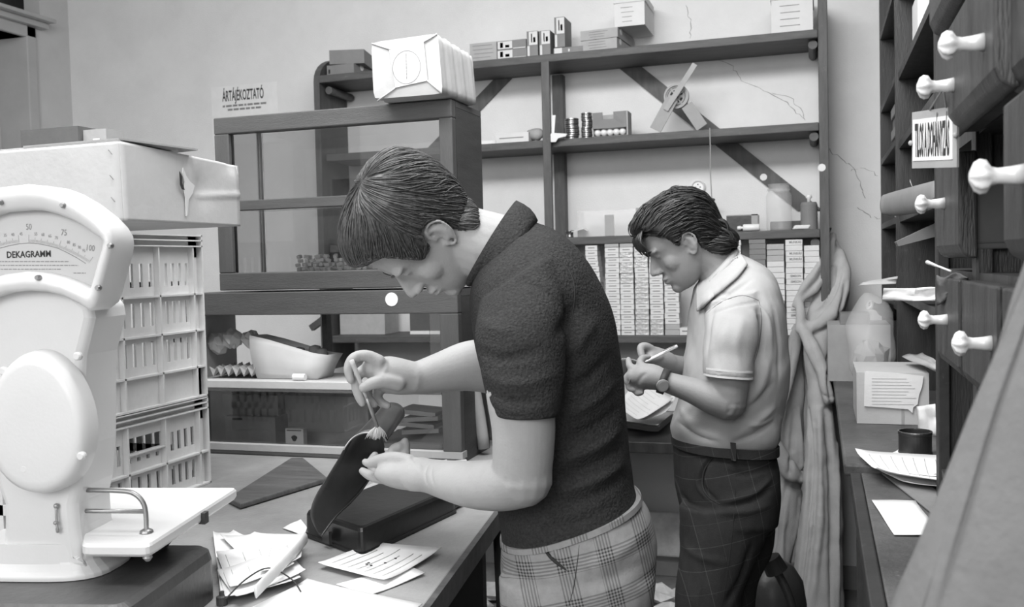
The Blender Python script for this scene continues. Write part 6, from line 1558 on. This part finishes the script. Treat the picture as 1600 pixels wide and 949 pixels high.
mb=MB(); loft(mb,[(1056,684,1206,692,2.55,.164),(1057,697,1206,706,2.55,.166)],grow=.009,sub=2); mb.build('waistband',M['darkcheck'],per2,smooth=True)
MB().prism([D(x,y,2.365) for x,y in ((1142,692),(1150,693),(1150,721),(1143,720))],FWD*.006).build('belt_loop',M['darkcheck'],per2)
for dd,x in ((2.47,1100),(2.64,1120)): shoe(per2,x,dd,1240)
for dd,x in ((1.55,880),(1.74,880)): shoe(per1,x,dd,1800)
# wrist watch, ring, pen, slip
wa=thing('wrist_watch','round wrist watch with dark strap on the writing man near wrist','watch',D(1036,612,2.37))
c=D(1037,596,2.392); ax=D(1050,600,2.39)-D(1024,591,2.40); ax/=np.linalg.norm(ax); mb=MB()
u_=np.cross(ax,FWD); u_/=np.linalg.norm(u_); w_=np.cross(ax,u_); G=[]
for k in range(33):
    a=2*math.pi*k/32; p=c+u_*math.cos(a)*.0315+w_*math.sin(a)*.0375; G.append([p-ax*.009,p+ax*.009])
mb.grid(G).build('strap',M['cordd'],wa,smooth=True,solid=.002)
fp_=c+w_*(.038 if np.dot(w_,FWD)<0 else -.038)-UPV*.010; nrm2=-FWD*.95-UPV*.3
MB().lathe([(0,0),(.016,0),(.016,.006),(.0135,.007),(0,.0065)],fp_,nrm2,24).build('watch_case',M['steel'],wa,smooth=False)
MB().lathe([(0,.0066),(.0125,.0072),(.0125,.0078),(0,.0078)],fp_,nrm2,24).build('watch_face',M['boxl'],wa,smooth=False)
MB().tube([D(984,592,2.405)+FWD*math.sin(a)*.0098+RGT*.002*math.cos(a)+UPV*math.cos(a)*.0098 for a in np.linspace(0,2*math.pi,17)],.0014,6,cap=False).build('finger_ring',M['steel'],per2,smooth=True)
pn=thing('ball_pen','slim white ball pen held by the writing man','pen',D(1030,560,2.48))
MB().tube([D(1008,566,2.478),D(1012,564,2.479),D(1058,541,2.49)],[.0006,.004,.0042],12).build('barrel',M['white'],pn,smooth=True)
MB().tube([D(1036,549,2.478),D(1054,540,2.484)],.0012,8).build('clip',M['steel'],pn,smooth=True)
sheetpts=[(972,566,2.47),(984,575,2.45),(996,585,2.43),(1006,590,2.42)]
tag(MB().grid([[D(x-8*k,y+5*k-2*math.sin(k*1.2),d+.04*k) for k in range(5)] for x,y,d in ((1006,568,2.44),(990,562,2.46),(974,560,2.48))]).build('held_slip',M['paperg'],smooth=True,solid=.001),'grey paper slip held in the writing man hand','paper')
# ---------------------------------------------------------------- coat hanging close by on the right
M['coat3']=mat('near_coat',.17,.95,.12,12,.3,120)
fcx=thing('hanging_coat','blurred grey coat hanging large at the right edge in front of the drawers','coat',D(1560,1400,.6))
drape('coat_body',[(1650,1690,300,.60),(1622,1700,400,.60),(1580,1705,520,.60),(1535,1705,640,.60),(1495,1705,760,.60),(1458,1705,870,.60),(1428,1705,960,.60),(1400,1705,1080,.60),(1385,1705,1300,.60),(1385,1705,1480,.60)],M['coat3'],None,None,.035,folds=7,amp=.022,seed=12,parent=fcx)
p=D(1670,300,.6); MB().tube([p-np.array([0,0,.02]),p+np.array([0,0,.03]),p+np.array([.04,0,.035])],.004,8,sub=3).build('hanger_loop',M['cord'],fcx,smooth=True)

M['coat']=mat('work_coat',.40,.95,.10,12,.35,220); M['coat2']=mat('work_coat_dim',.30,.95,.1,12,.35,220)
# ---------------------------------------------------------------- coats on the hook beside the shelf upright
wc=thing('hanging_coat','pale work coat hanging in long folds beside the shelf upright','coat',D(1275,940,3.7))
c1=MB()
loft(c1,[(1298,366,1305,362,3.95,.012),(1289,388,1309,380,3.92,.022),(1278,412,1322,405,3.90,.035),(1272,450,1327,445,3.87,.045),(1262,490,1318,488,3.85,.045),(1257,530,1297,530,3.83,.045),(1260,575,1296,575,3.81,.045),(1262,620,1299,620,3.80,.05),(1260,680,1306,680,3.79,.055),(1254,760,1314,760,3.78,.06),(1246,850,1316,850,3.77,.07),(1236,949,1317,949,3.76,.075),(1232,1000,1318,1000,3.75,.075)],sub=4,p=2.6)
limb(c1,[(1302,375,3.87,5,.012),(1292,405,3.85,11,.014),(1274,440,3.82,15,.014),(1250,466,3.82,9,.012),(1240,478,3.83,4,.008)],sub=5)
limb(c1,[(1312,395,3.87,8,.02),(1318,425,3.83,12,.025),(1312,462,3.80,13,.028),(1296,490,3.79,13,.028),(1272,508,3.79,11,.022),(1254,516,3.80,8,.02)],sub=5)
limb(c1,[(1254,512,3.79,8,.02),(1268,540,3.76,12,.025),(1282,575,3.74,11,.026),(1290,605,3.73,10,.026),(1295,624,3.73,11,.028)],sub=5)
limb(c1,[(1250,470,3.82,7,.015),(1252,495,3.80,9,.02),(1250,515,3.80,8,.02)],sub=4)
mc=remesh(c1,'coat_cloth',.0065,4,.6)
creases(mc,[([(1290,640),(1299,760),(1297,949)],.010,-.026),([(1262,640),(1266,760),(1244,949)],.010,-.020),([(1280,640),(1281,800),(1268,949)],.012,.016),([(1309,640),(1309,800),(1309,949)],.008,.014),([(1273,660),(1274,800),(1256,949)],.009,-.014),([(1300,400),(1280,435),(1256,462)],.008,-.010),([(1290,400),(1270,432),(1248,460)],.007,.008),([(1314,420),(1298,465),(1268,500)],.010,-.014),([(1305,440),(1292,470),(1270,488)],.008,.010),([(1322,440),(1315,480),(1300,520)],.009,-.012),([(1300,530),(1294,570),(1300,640)],.009,-.016),([(1262,525),(1276,560),(1288,600)],.006,-.008),([(1284,616),(1296,622),(1306,618)],.004,-.008)])
wrinkle(mc,.009,seed=21,aniso=(1,1,.5)); obj_from(mc,'coat_cloth',M['coat'],wc)
w2=thing('hanging_coat','dimmer work coat hanging behind the writing man, sleeve knotted','coat',D(1230,900,3.85))
c2=MB()
loft(c2,[(1244,500,1256,498,3.98,.03),(1236,545,1256,545,3.97,.04),(1230,600,1258,600,3.96,.045),(1222,660,1256,660,3.95,.05),(1214,730,1252,730,3.94,.055),(1204,800,1246,800,3.93,.055),(1198,880,1236,880,3.92,.055),(1194,960,1230,960,3.91,.055)],sub=4,p=2.6)
limb(c2,[(1246,505,3.90,8,.02),(1240,550,3.88,10,.022),(1228,598,3.87,10,.022),(1216,640,3.86,8,.02),(1209,668,3.85,5,.016),(1209,684,3.85,10,.022)],sub=5)
limb(c2,[(1211,690,3.85,6,.016),(1222,715,3.85,14,.025),(1236,738,3.85,15,.025),(1248,746,3.86,8,.02)],sub=5)
mc=remesh(c2,'coat_cloth',.0065,4,.6)
creases(mc,[([(1240,640),(1236,720),(1222,800)],.010,-.016),([(1250,640),(1252,750),(1240,850)],.008,.012),([(1215,770),(1210,850),(1204,930)],.010,-.014),([(1230,760),(1222,850),(1216,930)],.010,.012),([(1240,530),(1232,590),(1220,640)],.007,-.010),([(1202,682),(1210,688),(1218,682)],.004,-.008)])
wrinkle(mc,.009,seed=22,aniso=(1,1,.5)); obj_from(mc,'coat_cloth',M['coat2'],w2)
